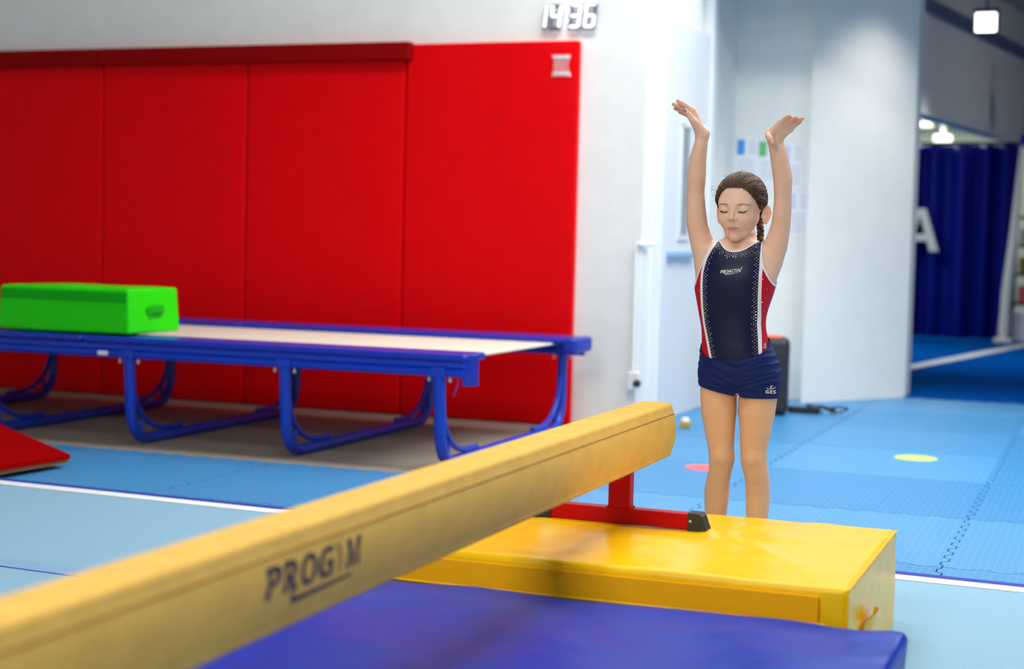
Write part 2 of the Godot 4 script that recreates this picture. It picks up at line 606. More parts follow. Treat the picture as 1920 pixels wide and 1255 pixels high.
func build_far_hall() -> void:
	var dir := Vector3(0.167, 0, -0.986)
	var bs := Basis(Vector3.UP, -0.168)
	var mid := Vector3(-1.85, 0, -16.1)
	var bh := MB.new()
	bh.rbox(mid + dir * 3.2 + Vector3(-0.1, 3.53, 0), Vector3(0.2, 2.24, 14.8), 0.01, bs)
	struct("wall_bulkhead", bh, M.wall, "white wall above the opening with the blue curtain")
	slab("wall_far_back", Vector3(-6.2, -0.05, -27.2), Vector3(5.2, 4.65, -27.0), M.wall)
	slab("wall_far_left", Vector3(-6.2, -0.05, -27.2), Vector3(-6.0, 4.65, -11.9), M.wall)
	slab("wall_far_front", Vector3(-6.2, -0.05, -11.92), Vector3(-1.7, 4.65, -11.72), M.wall)
	slab("wall_store", Vector3(-6.0, -0.05, -22.0), Vector3(-1.0, 2.67, -21.8), M.ceiling_low)
	var lowc := MB.new()
	lowc.rbox(Vector3(-4.1, 2.72, -19.4), Vector3(3.8, 0.1, 15.0), 0.01)
	lowc.rbox(mid + dir * 3.2 + Vector3(-0.75, 2.72, 0), Vector3(1.3, 0.1, 14.6), 0.01, bs)
	struct("ceiling_low", lowc, M.ceiling_low, "pale green-grey low ceiling behind the curtain")
	# steel pipe and channels under the dark ceiling
	for k in [[3.47, 0.05, 0.06, "grey pipe running along the top of the far wall"], [4.05, 0.34, 0.045, "thin grey pipe under the dark ceiling beyond the doorway"]]:
		var pp := MB.new()
		pp.tube([mid + dir * -4.0 + Vector3(k[1], k[0], 0), mid + dir * 10.0 + Vector3(k[1], k[0], 0)], k[2], 12)
		single("ceiling_pipe", pp, M.pipe, k[3], "pipe")
	# the floodlight below the pipe
	var fl := thing("floodlight", "bright square floodlight hanging under the dark ceiling", "floodlight", Vector3(-1.262, 3.275, -16.0))
	var hb := MB.new()
	hb.rbox(Vector3(0, 0.02, -0.06), Vector3(0.24, 0.24, 0.09), 0.02, Basis(Vector3.RIGHT, 0.25))
	part("housing", hb, M.dark_metal, fl)
	var le := MB.new()
	le.rbox(Vector3(0, 0.0, -0.002), Vector3(0.195, 0.18, 0.02), 0.008, Basis(Vector3.RIGHT, 0.25))
	part("lamp_lens", le, M.lamp, fl)
	var br := MB.new()
	br.tube([Vector3(0, 0.12, -0.06), Vector3(0, 0.5, -0.07), Vector3(0, 1.37, -0.07)], 0.014, 8)
	part("bracket", br, M.pipe, fl)
	var sp := SpotLight3D.new()
	sp.name = "floodlight_glow"
	sp.position = Vector3(-1.262, 3.25, -15.95)
	sp.light_energy = 5.0
	sp.spot_angle = 44.0
	sp.spot_range = 40.0
	sp.light_size = 0.1
	sp.shadow_enabled = true
	sp.rotation_degrees = Vector3(-86, -25, 0)
	add_child(sp)
	# blue curtain in folds
	var t := thing("curtain", "dark blue pleated curtain hanging in the far opening with a white letter", "curtain", Vector3(0, 0, -19.7))
	var cu := MB.new()
	var nx := 200
	var ny := 14
	for j in ny + 1:
		var f := float(j) / ny
		var y := 0.03 + f * 2.31
		var right := lerpf(-1.27, -1.10, f)
		for i in nx + 1:
			var q := float(i) / nx
			var x := lerpf(-3.6, right, q)
			var ph := x * 24.0 + 1.2 * sin(x * 5.0) + 0.25 * f
			var z := 0.085 * sin(ph) + 0.045 * sin(ph * 0.43 + 1.0)
			cu.put(Vector3(x, y, z), Vector3.BACK)
	for j in ny:
		for i in nx:
			var e := j * (nx + 1) + i
			cu.quad(e, e + 1, e + nx + 2, e + nx + 1)
	cu.smooth_normals()
	part("cloth", cu, M.curtain, t)
	var rail := MB.new()
	rail.tube([Vector3(-3.7, 2.36, 0), Vector3(-1.0, 2.36, 0)], 0.02, 10)
	part("rail", rail, M.dark_metal, t)
	var let := text_flat("A", 0.51, 0.012, 0.0)
	var mi := part("letter", let, M.white_paint, t, "white capital letter A")
	mi.position = Vector3(-2.43, 1.06, 0.15)
	# white tied net beside the curtain, shelf with bright boxes behind it
	var po := MB.new()
	po.tube([Vector3(-1.19, 0.06, -19.42), Vector3(-1.17, 0.6, -19.42), Vector3(-1.12, 1.25, -19.42), Vector3(-1.07, 2.3, -19.42)], [0.05, 0.06, 0.05, 0.02], 12)
	po.rbox(Vector3(-1.19, 0.035, -19.42), Vector3(0.2, 0.06, 0.16), 0.015)
	single("gathered_net", po, M.white_plastic, "white gathered net at the right end of the blue curtain", "net")
	var sh := thing("shelf_unit", "shelf of bright boxes at the far right edge beyond the curtain", "shelf", Vector3(-0.85, 0, -20.4))
	var fr := MB.new()
	for x in [-0.3, 0.3]:
		fr.rbox(Vector3(x, 0.95, 0), Vector3(0.03, 1.9, 0.35), 0.004)
	part("side_panel", fr, M.dark_metal, sh)
	for y in [0.45, 0.8, 1.15, 1.5]:
		var bd := MB.new()
		bd.rbox(Vector3(0, y, 0), Vector3(0.6, 0.03, 0.35), 0.004)
		part("shelf_board", bd, M.dark_metal, sh)
	var cols := ["spot_red", "green_vinyl", "brass", "red_vinyl", "white_plastic", "green_dark"]
	var words := ["coral", "bright green", "yellow", "red", "white", "dark green"]
	var w := 0
	for y in [0.467, 0.817, 1.167]:
		for x in [-0.14, 0.14]:
			var bx := MB.new()
			bx.rbox(Vector3(0, 0.1, 0), Vector3(0.2, 0.2, 0.24), 0.012)
			single("storage_box", bx, M[cols[w]], "small %s box on the far shelf beyond the curtain" % words[w], "box", Vector3(-0.85 + x, y, -20.38), "boxes on the far shelf")
			w += 1
	var cab := thing("low_cabinet", "low white cabinet under the far shelf", "cabinet", Vector3(-0.83, 0, -20.0))
	var cb := MB.new()
	cb.rbox(Vector3(0, 0.19, 0), Vector3(0.56, 0.38, 0.3), 0.01)
	part("body", cb, M.white_plastic, cab)
	var cd := MB.new()
	cd.rbox(Vector3(-0.14, 0.19, 0.157), Vector3(0.26, 0.33, 0.014), 0.004)
	part("door", cd, M.white_paint, cab)
	# wall bracket with a blue heater and two drop pipes on the far wall
	var he := thing("wall_heater", "dark blue heater hanging on drop pipes high on the far wall", "heater", Vector3(-0.97, 2.33, -18.6))
	var hb2 := MB.new()
	hb2.rbox(Vector3(0.05, 0.0, 0), Vector3(0.26, 0.12, 0.2), 0.03)
	part("body", hb2, M.blue_pad, he)
	for x in [-0.02, 0.08]:
		var dp := MB.new()
		dp.tube([Vector3(x, 0.06, 0), Vector3(x, 1.1, 0)], 0.014, 8)
		part("drop_pipe", dp, M.pipe, he)
	var bo := MB.new()
	bo.rbox(Vector3(0.06, 0.62, 0.0), Vector3(0.2, 0.22, 0.16), 0.02)
	part("junction_box", bo, M.black_rubber, he)
	var ll := thing("small_panel_light", "small warm light panel on the low ceiling behind the curtain", "ceiling light", Vector3(-2.02, 2.42, -19.95))
	var ld := MB.new()
	ld.rbox(Vector3(0, 0, 0), Vector3(0.2, 0.11, 0.2), 0.01)
	part("lamp_diffuser", ld, M.lamp_warm, ll)
	var lf := MB.new()
	lf.rbox(Vector3(0, 0.155, 0), Vector3(0.05, 0.2, 0.05), 0.008)
	part("stem", lf, M.white_paint, ll)
	var om := OmniLight3D.new()
	om.name = "small_panel_glow"
	om.position = Vector3(-2.02, 2.42, -19.95)
	om.light_energy = 0.5
	om.light_color = Color(0.98, 1.0, 0.9)
	om.light_size = 0.08
	om.omni_range = 30.0
	om.shadow_enabled = true
	add_child(om)
	area(Vector3(-2.7, 2.64, -20.7), Vector2(0.9, 0.5), 3.0, Vector3(-90, 0, 0), Color(0.98, 1.0, 0.9))  # added light, brightens the wall top behind the curtain
	var lt3 := thing("low_ceiling_light", "light panel added behind the curtain top to brighten the back wall", "ceiling light", Vector3(-2.7, 2.66, -20.7))
	var lm3 := MB.new()
	lm3.rbox(Vector3(0, 0, 0), Vector3(0.9, 0.02, 0.5), 0.004)
	part("lamp_diffuser", lm3, M.lamp_warm, lt3)
	area(Vector3(-3.2, 2.64, -17.5), Vector2(0.9, 0.5), 5.0, Vector3(-90, 0, 0), Color(0.98, 1.0, 0.9))
	var lt := thing("low_ceiling_light", "flat light panel on the low ceiling left of the curtain", "ceiling light", Vector3(-3.2, 2.66, -17.5))
	var lm := MB.new()
	lm.rbox(Vector3(0, 0, 0), Vector3(0.9, 0.02, 0.5), 0.004)
	part("lamp_diffuser", lm, M.lamp_warm, lt)
	area(Vector3(1.8, 4.50, -17.0), Vector2(1.2, 0.6), 2.2)
	var lt2 := thing("ceiling_panel_light", "flat white ceiling light panel in the far hall", "ceiling light", Vector3(1.8, 4.55, -17.0), "ceiling light panels")
	var lg := MB.new()
	lg.rbox(Vector3(0, 0, 0), Vector3(1.2, 0.06, 0.6), 0.006)
	part("lamp_diffuser", lg, M.lamp, lt2)

func text_flat(s: String, height: float, depth: float, shear: float) -> MB:
	# letters as a mesh, capital height as given, left end at x = 0, base line at y = 0
	var f := SystemFont.new()
	f.font_names = PackedStringArray(["Droid Sans"])
	f.font_weight = 700
	var tm := TextMesh.new()
	tm.text = s
	tm.font = f
	tm.font_size = 64
	tm.pixel_size = 0.01
	tm.depth = 0.1
	tm.curve_step = 2.0
	tm.horizontal_alignment = HORIZONTAL_ALIGNMENT_LEFT
	tm.vertical_alignment = VERTICAL_ALIGNMENT_BOTTOM
	var a := tm.surface_get_arrays(0)
	var vv: PackedVector3Array = a[Mesh.ARRAY_VERTEX]
	var nn: PackedVector3Array = a[Mesh.ARRAY_NORMAL]
	var lo := Vector3(1e9, 1e9, 1e9)
	var hi := -lo
	for p in vv:
		lo = lo.min(p)
		hi = hi.max(p)
	var k := height / (hi.y - lo.y)
	var b := MB.new()
	for i in vv.size():
		var p := (vv[i] - lo) * k
		p.x += shear * p.y
		p.z = depth if vv[i].z > 0.0 else 0.0
		b.put(p, nn[i])
	b.t = a[Mesh.ARRAY_INDEX]
	return b

func build_wall_mats() -> void:
	# red wall pads, each with slightly pillowed vinyl
	var seams := [-2.912, -4.0, -5.08, -6.14, -7.2, -8.3]
	var where := ["right-hand one, with a clear pocket near its corner", "second from the right", "third from the right", "fourth from the right, behind the green block", "beyond the left edge, partly hidden"]
	var fn := FastNoiseLite.new()
	fn.seed = 11
	fn.frequency = 1.3
	for i in 5:
		var r: float = seams[i] - 0.004
		var l: float = seams[i + 1] + 0.004
		var low := -0.008
		var b := MB.new()
		b.rbox(Vector3((l + r) / 2, (low + 2.21) / 2, -8.69), Vector3(r - l, 2.21 - low, 0.055), 0.014, Basis.IDENTITY, 24, 3)
		for k in b.v.size():
			var p := b.v[k]
			if p.z > -8.69:
				var ex: float = minf(r - p.x, p.x - l)
				var f := clampf(ex / 0.12, 0.0, 1.0)
				p.z += 0.004 * f + 0.006 * f * fn.get_noise_3d(p.x * 1.5, p.y, i * 9.0)
				if i == 0:   # creases pulled out from the right edge
					var cr := 0.0
					for q in [[1.86, 0.5], [1.28, 0.35], [0.9, -0.2], [0.55, 0.3]]:
						var dy: float = p.y - q[0] - (r - p.x) * q[1]
						cr += exp(-dy * dy / 0.0012) * exp(-(r - p.x) / 0.22)
					p.z += 0.010 * cr * f
				b.v[k] = p
		b.smooth_normals()
		single("wall_pad", b, M.red_vinyl, "tall red vinyl wall pad, " + where[i], "wall pad", Vector3.ZERO, "red wall pads")
	# narrow top pads over the left panels
	for k in [[-3.95, -5.08, "right one with loose corner"], [-5.085, -6.14, "middle one"], [-6.145, -7.2, "left one"]]:
		var b := MB.new()
		b.rbox(Vector3((k[0] + k[1]) / 2, 2.165, -8.63), Vector3(k[0] - k[1], 0.105, 0.075), 0.008, Basis.IDENTITY, 4)
		single("top_pad", b, M.dark_red_vinyl, "dark red strip along the wall pads' top, " + k[2], "pad", Vector3.ZERO, "dark red top pads")
	# crumpled clear pocket
	var t := thing("plastic_pocket", "small crumpled clear plastic pocket near the top corner of the red pads", "pocket", Vector3(-3.013, 2.066, -8.655))
	var f := MB.new()
	var n := 10
	var rg := RandomNumberGenerator.new()
	rg.seed = 3
	for j in n + 1:
		for i in n + 1:
			var x := (float(i) / n - 0.5) * 0.12
			var y := (float(j) / n - 0.5) * 0.125
			x *= 1.0 - 0.25 * cos(y / 0.125 * PI)
			f.put(Vector3(x, y, 0.012 + rg.randf_range(-0.006, 0.006)), Vector3.BACK)
	for j in n:
		for i in n:
			var e := j * (n + 1) + i
			f.quad(e, e + 1, e + n + 2, e + n + 1)
	f.smooth_normals()
	part("film", f, M.clear_film, t)
	for y in [-0.045, 0.048]:
		var w := MB.new()
		w.rbox(Vector3(0, y, 0.006), Vector3(0.1, 0.016, 0.008), 0.003)
		part("edge_strip", w, M.white_plastic, t)

func bend(pts: Array, r: float, seg := 6) -> Array:
	# polyline with its corners rounded
	var o := [pts[0]]
	for i in range(1, pts.size() - 1):
		var p: Vector3 = pts[i]
		var a: Vector3 = (pts[i - 1] - p)
		var b: Vector3 = (pts[i + 1] - p)
		var k := minf(r, minf(a.length(), b.length()) * 0.49)
		var pa := p + a.normalized() * k
		var pb := p + b.normalized() * k
		for s in seg + 1:
			var t := float(s) / seg
			o.append(pa.lerp(p, t).lerp(p.lerp(pb, t), t))
	o.append(pts[pts.size() - 1])
	return o

func build_trampoline() -> void:
	var t := thing("trampoline", "long low blue steel trampoline with cream bed before the red wall pads", "trampoline", Vector3(0, -0.012, 0))
	var zf := -6.63
	var zb := -8.36
	for x in [-2.86, -3.66, -4.53, -5.4, -6.27]:
		var u := MB.new()
		u.tube(bend([Vector3(x, 0.45, zf), Vector3(x, 0.028, zf - 0.03), Vector3(x, 0.032, zb + 0.02), Vector3(x, 0.46, zb)], 0.16, 10), 0.028, 14)
		var leg := part("leg_frame", u, M.blue_steel, t)
		for s in [0, 1]:
			var z0 := zf if s == 0 else zb
			var d := -1.0 if s == 0 else 1.0
			var a := MB.new()
			var pts := []
			for k in 11:
				var q := float(k) / 10
				pts.append(Vector3(x, 0.0, z0) + Vector3(0, 0.32, d * 0.035).lerp(Vector3(0, 0.075, d * 0.07), q).lerp(Vector3(0, 0.075, d * 0.07).lerp(Vector3(0, 0.066, d * 0.36), q), q))
			pts.append(Vector3(x, 0.066, z0 + d * 0.47))
			a.tube(pts, 0.0145, 10)
			part("brace", a, M.blue_steel, leg)
			var st := MB.new()
			st.tube([Vector3(x, 0.045, z0 + d * 0.10), Vector3(x, 0.125, z0 + d * 0.115)], 0.013, 8)
			part("strut", st, M.blue_steel, leg)
			var cl := MB.new()
			cl.rbox(Vector3(x, 0.462, z0), Vector3(0.075, 0.05, 0.062), 0.01)
			part("clamp", cl, M.blue_steel, leg)
			for bx in [-0.052, 0.052]:
				var bo := MB.new()
				bo.tube([Vector3(x + bx, 0.415, z0), Vector3(x + bx, 0.512, z0)], 0.0045, 8)
				bo.tube([Vector3(x + bx, 0.418, z0), Vector3(x + bx, 0.43, z0)], 0.0085, 6)
				part("bolt", bo, M.zinc, leg)
	for s in [[zf, "front"], [zb, "back"]]:
		var rl := MB.new()
		rl.tube([Vector3(-2.735, 0.462, s[0]), Vector3(-7.4, 0.462, s[0])], 0.023, 14)
		part("rail_tube", rl, M.blue_steel, t)
		var rb := MB.new()
		rb.rbox(Vector3(-5.06, 0.497, s[0] + (-0.01 if s[0] == zf else 0.01)), Vector3(4.66, 0.03, 0.06), 0.006)
		part("rail_bar", rb, M.blue_steel, t)
	# pads along both rails, in lengths
	for k in [[-2.72, -4.78], [-4.79, -7.4]]:
		for s in [0, 1]:
			var b := MB.new()
			var z0 := -6.72 if s == 0 else -8.27
			b.rbox(Vector3((k[0] + k[1]) / 2, 0.529, z0), Vector3(k[0] - k[1], 0.034, 0.26 if s == 0 else 0.3), 0.014, Basis.IDENTITY, 3)
			part("rail_pad", b, M.blue_pad, t)
	var bed := MB.new()
	bed.rbox(Vector3(-5.12, 0.512, -7.49), Vector3(4.56, 0.012, 1.42), 0.004)
	part("bed", bed, M.bed, t, "cream woven jumping bed")
	var fl := MB.new()
	fl.rbox(Vector3(-2.72, 0.472, -6.66), Vector3(0.075, 0.145, 0.012), 0.005, Basis(Vector3.UP, 0.5))
	part("end_flap", fl, M.blue_pad, t)
	var sp := MB.new()
	sp.tube([Vector3(-2.76, 0.46, -6.62), Vector3(-2.765, 0.40, -6.615), Vector3(-2.78, 0.355, -6.61)], 0.006, 6, true, 0.4)
	part("strap", sp, M.blue_pad, t)
	var eb := MB.new()
	eb.rbox(Vector3(-2.745, 0.505, -8.27), Vector3(0.08, 0.085, 0.3), 0.02)
	part("end_pad", eb, M.blue_pad, t)
	var lb := MB.new()
	lb.rbox(Vector3(-4.67, 0.462, -6.6075), Vector3(0.06, 0.022, 0.002), 0.0008)
	part("maker_plate", lb, M.white_plastic, t, "small white plate on the blue rail")

func puff(b: MB, c: Vector3, h: Vector3, amp: float, fn: FastNoiseLite, wr: float) -> void:
	# vinyl cover: faces bulge a little and crease
	for k in b.v.size():
		var p := b.v[k] - c
		var q := Vector3(clampf(absf(p.x) / h.x, 0, 1), clampf(absf(p.y) / h.y, 0, 1), clampf(absf(p.z) / h.z, 0, 1))
		var bul := (1.0 - pow(q.x, 4.0)) * (1.0 - pow(q.z, 4.0)) * q.y * signf(p.y) * amp
		var w := fn.get_noise_3d(p.x, p.y, p.z) * wr
		b.v[k] += b.n[k] * w + Vector3(0, bul, 0)
	b.smooth_normals()

func handle(parent: Node3D, m: Material, at: Vector3, turn: Basis, w: float) -> void:
	# webbing handle: a sewn base strip and a loop bowed out from it
	var a := MB.new()
	a.rbox(at + turn * Vector3(0, -0.012, 0), Vector3(w * 0.8, 0.05, 0.005), 0.002, turn)
	var base := part("handle", a, m, parent)
	var l := MB.new()
	var pts := []
	for k in 17:
		var f := float(k) / 16 - 0.5
		var bow := 1.0 - pow(absf(f) * 2.0, 2.5)
		pts.append(at + turn * Vector3(f * w, 0.012 + 0.010 * bow, 0.004 + 0.017 * bow))
	l.band(pts, turn * Vector3(0, 0.018, 0.003), 0.0014)
	part("loop", l, m, base)

func build_blocks() -> void:
	# yellow foam block that carries the beam's foot
	var fn := FastNoiseLite.new()
	fn.seed = 5
	fn.frequency = 2.6
	var y0 := 0.012
	var lo := Vector3(-1.86, y0, -4.405)
	var hi := Vector3(-0.525, 0.29, -3.56)
	var t := thing("foam_block", "long yellow vinyl foam block under the foot of the balance beam", "foam block", Vector3.ZERO, "yellow foam blocks")
	var b := MB.new()
	var c := (lo + hi) / 2
	b.rbox(c, hi - lo, 0.016, Basis.IDENTITY, 60, 3)
	# top sags under the beam foot; creases run from the foot to the corners
	for k in b.v.size():
		var p := b.v[k]
		var top := clampf((p.y - 0.2) / 0.09, 0.0, 1.0)
		if top > 0.0:
			var dx := maxf(0.0, absf(p.x + 1.24) - 0.24)
			var dz := maxf(0.0, absf(p.z + 4.16) - 0.03)
			var dd := sqrt(dx * dx + dz * dz)
			p.y -= top * 0.010 * exp(-dd * dd / 0.02)
			for q in [[Vector2(-0.97, -4.14), Vector2(-0.56, -3.60)], [Vector2(-1.45, -4.1), Vector2(-1.30, -3.60)], [Vector2(-0.97, -4.18), Vector2(-0.72, -4.39)]]:
				var ab: Vector2 = q[1] - q[0]
				var f: float = clampf((Vector2(p.x, p.z) - q[0]).dot(ab) / ab.length_squared(), 0.0, 1.0)
				var ds: float = (Vector2(p.x, p.z) - q[0] - ab * f).length()
				p.y += top * 0.0055 * exp(-ds * ds / 0.0008) * (1.0 - f * 0.7)
			b.v[k] = p
	puff(b, c, (hi - lo) / 2, 0.004, fn, 0.006)
	var cover := part("cover", b, M.yellow_vinyl, t)
	var sn := MB.new()
	sn.rbox(Vector3(-1.21, 0.238, -3.552), Vector3(1.24, 0.062, 0.006), 0.002)
	part("fastening_strip", sn, M.orange_strip, t, "darker orange fastening strip along the front")
	var ps := MB.new()
	ps.tube([Vector3(-1.85, 0.2055, -3.5505), Vector3(-1.2, 0.2055, -3.5505), Vector3(-0.575, 0.2055, -3.5505)], 0.0035, 6)
	part("seam", ps, M.yellow_vinyl, cover)
	for k in [[Vector3(-0.527, 0.285, -3.566), Vector3(-0.527, 0.285, -4.40)], [Vector3(-0.528, 0.275, -3.562), Vector3(-0.528, 0.02, -3.562)]]:
		var pi := MB.new()
		pi.tube([k[0], (k[0] + k[1]) / 2, k[1]], 0.004, 6)
		part("piping", pi, M.yellow_vinyl, cover)
	handle(t, M.yellow_vinyl, Vector3(-0.519, 0.150, -3.82), Basis(Vector3.UP, PI / 2), 0.17)
	# a second block of the kind stands under the near foot, outside the frame
	var t2: Node3D = t.duplicate()
	t2.name = numbered("foam_block")
	add_child(t2)
	t2.position = Vector3(0, 0, 3.50)
	tag(t2, "yellow vinyl foam block under the near foot of the beam", "foam block", "yellow foam blocks")
	# blue landing mat
	var m := thing("landing_mat", "thick royal blue vinyl landing mat on the carpet beside the beam", "mat")
	var mb := MB.new()
	var ml := Vector3(-2.12, 0.012, -3.525)
	var mh := Vector3(-0.392, 0.212, -1.9)
	var mc := (ml + mh) / 2
	var fb := FastNoiseLite.new()
	fb.seed = 21
	fb.frequency = 2.2
	mb.rbox(mc, mh - ml, 0.014, Basis.IDENTITY, 64, 3)
	for k in mb.v.size():
		var p := mb.v[k]
		var w := 0.0
		for q in 7:
			var s := (p.x - p.z * 0.55 + 0.31 * q) * (6.0 + q)
			w += sin(s + q * 1.7) * exp(-pow((p.z + 2.0 + 0.22 * q), 2.0) / 0.12) * 0.0028
		# taut creases running out to the far corner
		for q in [[Vector2(-0.42, -3.50), Vector2(-1.25, -3.10)], [Vector2(-0.42, -3.30), Vector2(-1.0, -2.7)], [Vector2(-0.6, -3.52), Vector2(-1.55, -3.35)], [Vector2(-0.42, -3.0), Vector2(-0.9, -2.55)]]:
			var ab: Vector2 = q[1] - q[0]
			var f: float = clampf((Vector2(p.x, p.z) - q[0]).dot(ab) / ab.length_squared(), 0.0, 1.0)
			var ds: float = (Vector2(p.x, p.z) - q[0] - ab * f).length()
			w += 0.006 * exp(-ds * ds / 0.0011) * (1.0 - f) * clampf((p.y - 0.15) / 0.05, 0.0, 1.0)
		mb.v[k] = p + mb.n[k] * w
	puff(mb, mc, (mh - ml) / 2, 0.006, fb, 0.007)
	part("cover", mb, M.blue_vinyl, m)
	var zt := MB.new()
	zt.tube([Vector3(-0.39, 0.20, -3.515), Vector3(-0.388, 0.2, -2.7), Vector3(-0.39, 0.20, -1.92)], 0.004, 6)
	part("piping", zt, M.blue_vinyl, m)
	var rv := MB.new()
	rv.lathe([Vector2(0, 0.004), Vector2(0.005, 0.003), Vector2(0.006, 0)], 10, Vector3(-0.388, 0.155, -3.42), Basis(Vector3.BACK, -PI / 2))
	part("rivet", rv, M.zinc, m)
	# green block on the trampoline
	var g := thing("foam_block", "bright green vinyl foam block lying on the blue trampoline", "foam block", Vector3(0, -0.012, 0))
	var gb := MB.new()
	var gl := Vector3(-5.34, 0.5555, -7.1)
	var gh := Vector3(-4.54, 0.78, -6.64)
	gb.rbox((gl + gh) / 2, gh - gl, 0.014, Basis.IDENTITY, 24, 3)
	for k in gb.v.size():
		var p := gb.v[k]
		var up := (p.y - gl.y) / 0.233
		p.x -= (p.x + 4.94) * 0.035 * up
		p.z -= (p.z + 6.87) * 0.05 * up
		gb.v[k] = p
	puff(gb, (gl + gh) / 2, (gh - gl) / 2, 0.006, fn, 0.004)
	part("cover", gb, M.green_vinyl, g)
	var gs := MB.new()
	gs.rbox(Vector3(-4.94, 0.738, -6.648), Vector3(0.76, 0.05, 0.006), 0.002)
	part("fastening_strip", gs, M.green_dark, g)
	handle(g, M.green_dark, Vector3(-4.545, 0.655, -6.87), Basis(Vector3.UP, PI / 2), 0.15)

func beam_profile() -> Array:
	# half-round corners, sides bowed out: 10 cm on top, 13 cm in the middle, 16 cm high
	var o := []
	var n := 9
	var pts := []
	for k in n:   # right side from bottom to top
		var f := float(k) / (n - 1)
		var y := lerpf(0.016, 0.144, f)
		pts.append(Vector2(0.052 + 0.0125 * (1.0 - pow(absf(f * 2.0 - 1.0), 2.2)), y))
	for k in range(1, 7):
		var an := PI / 2 * k / 6
		pts.append(Vector2(0.038 + 0.014 * cos(an), 0.146 + 0.014 * sin(an)))
	var left := []
	for p in pts:
		left.push_front(Vector2(-p.x, p.y))
	var bottom := []
	for k in range(0, 7):
		var an := PI / 2 * k / 6
		bottom.append(Vector2(0.038 + 0.014 * sin(an), 0.014 - 0.014 * cos(an)))
	o.append_array(bottom)
	o.append_array(pts)
	o.append_array(left)
	for k in range(6, -1, -1):
		var an := PI / 2 * k / 6
		o.append(Vector2(-0.038 - 0.014 * sin(an), 0.014 - 0.014 * cos(an)))
	return o

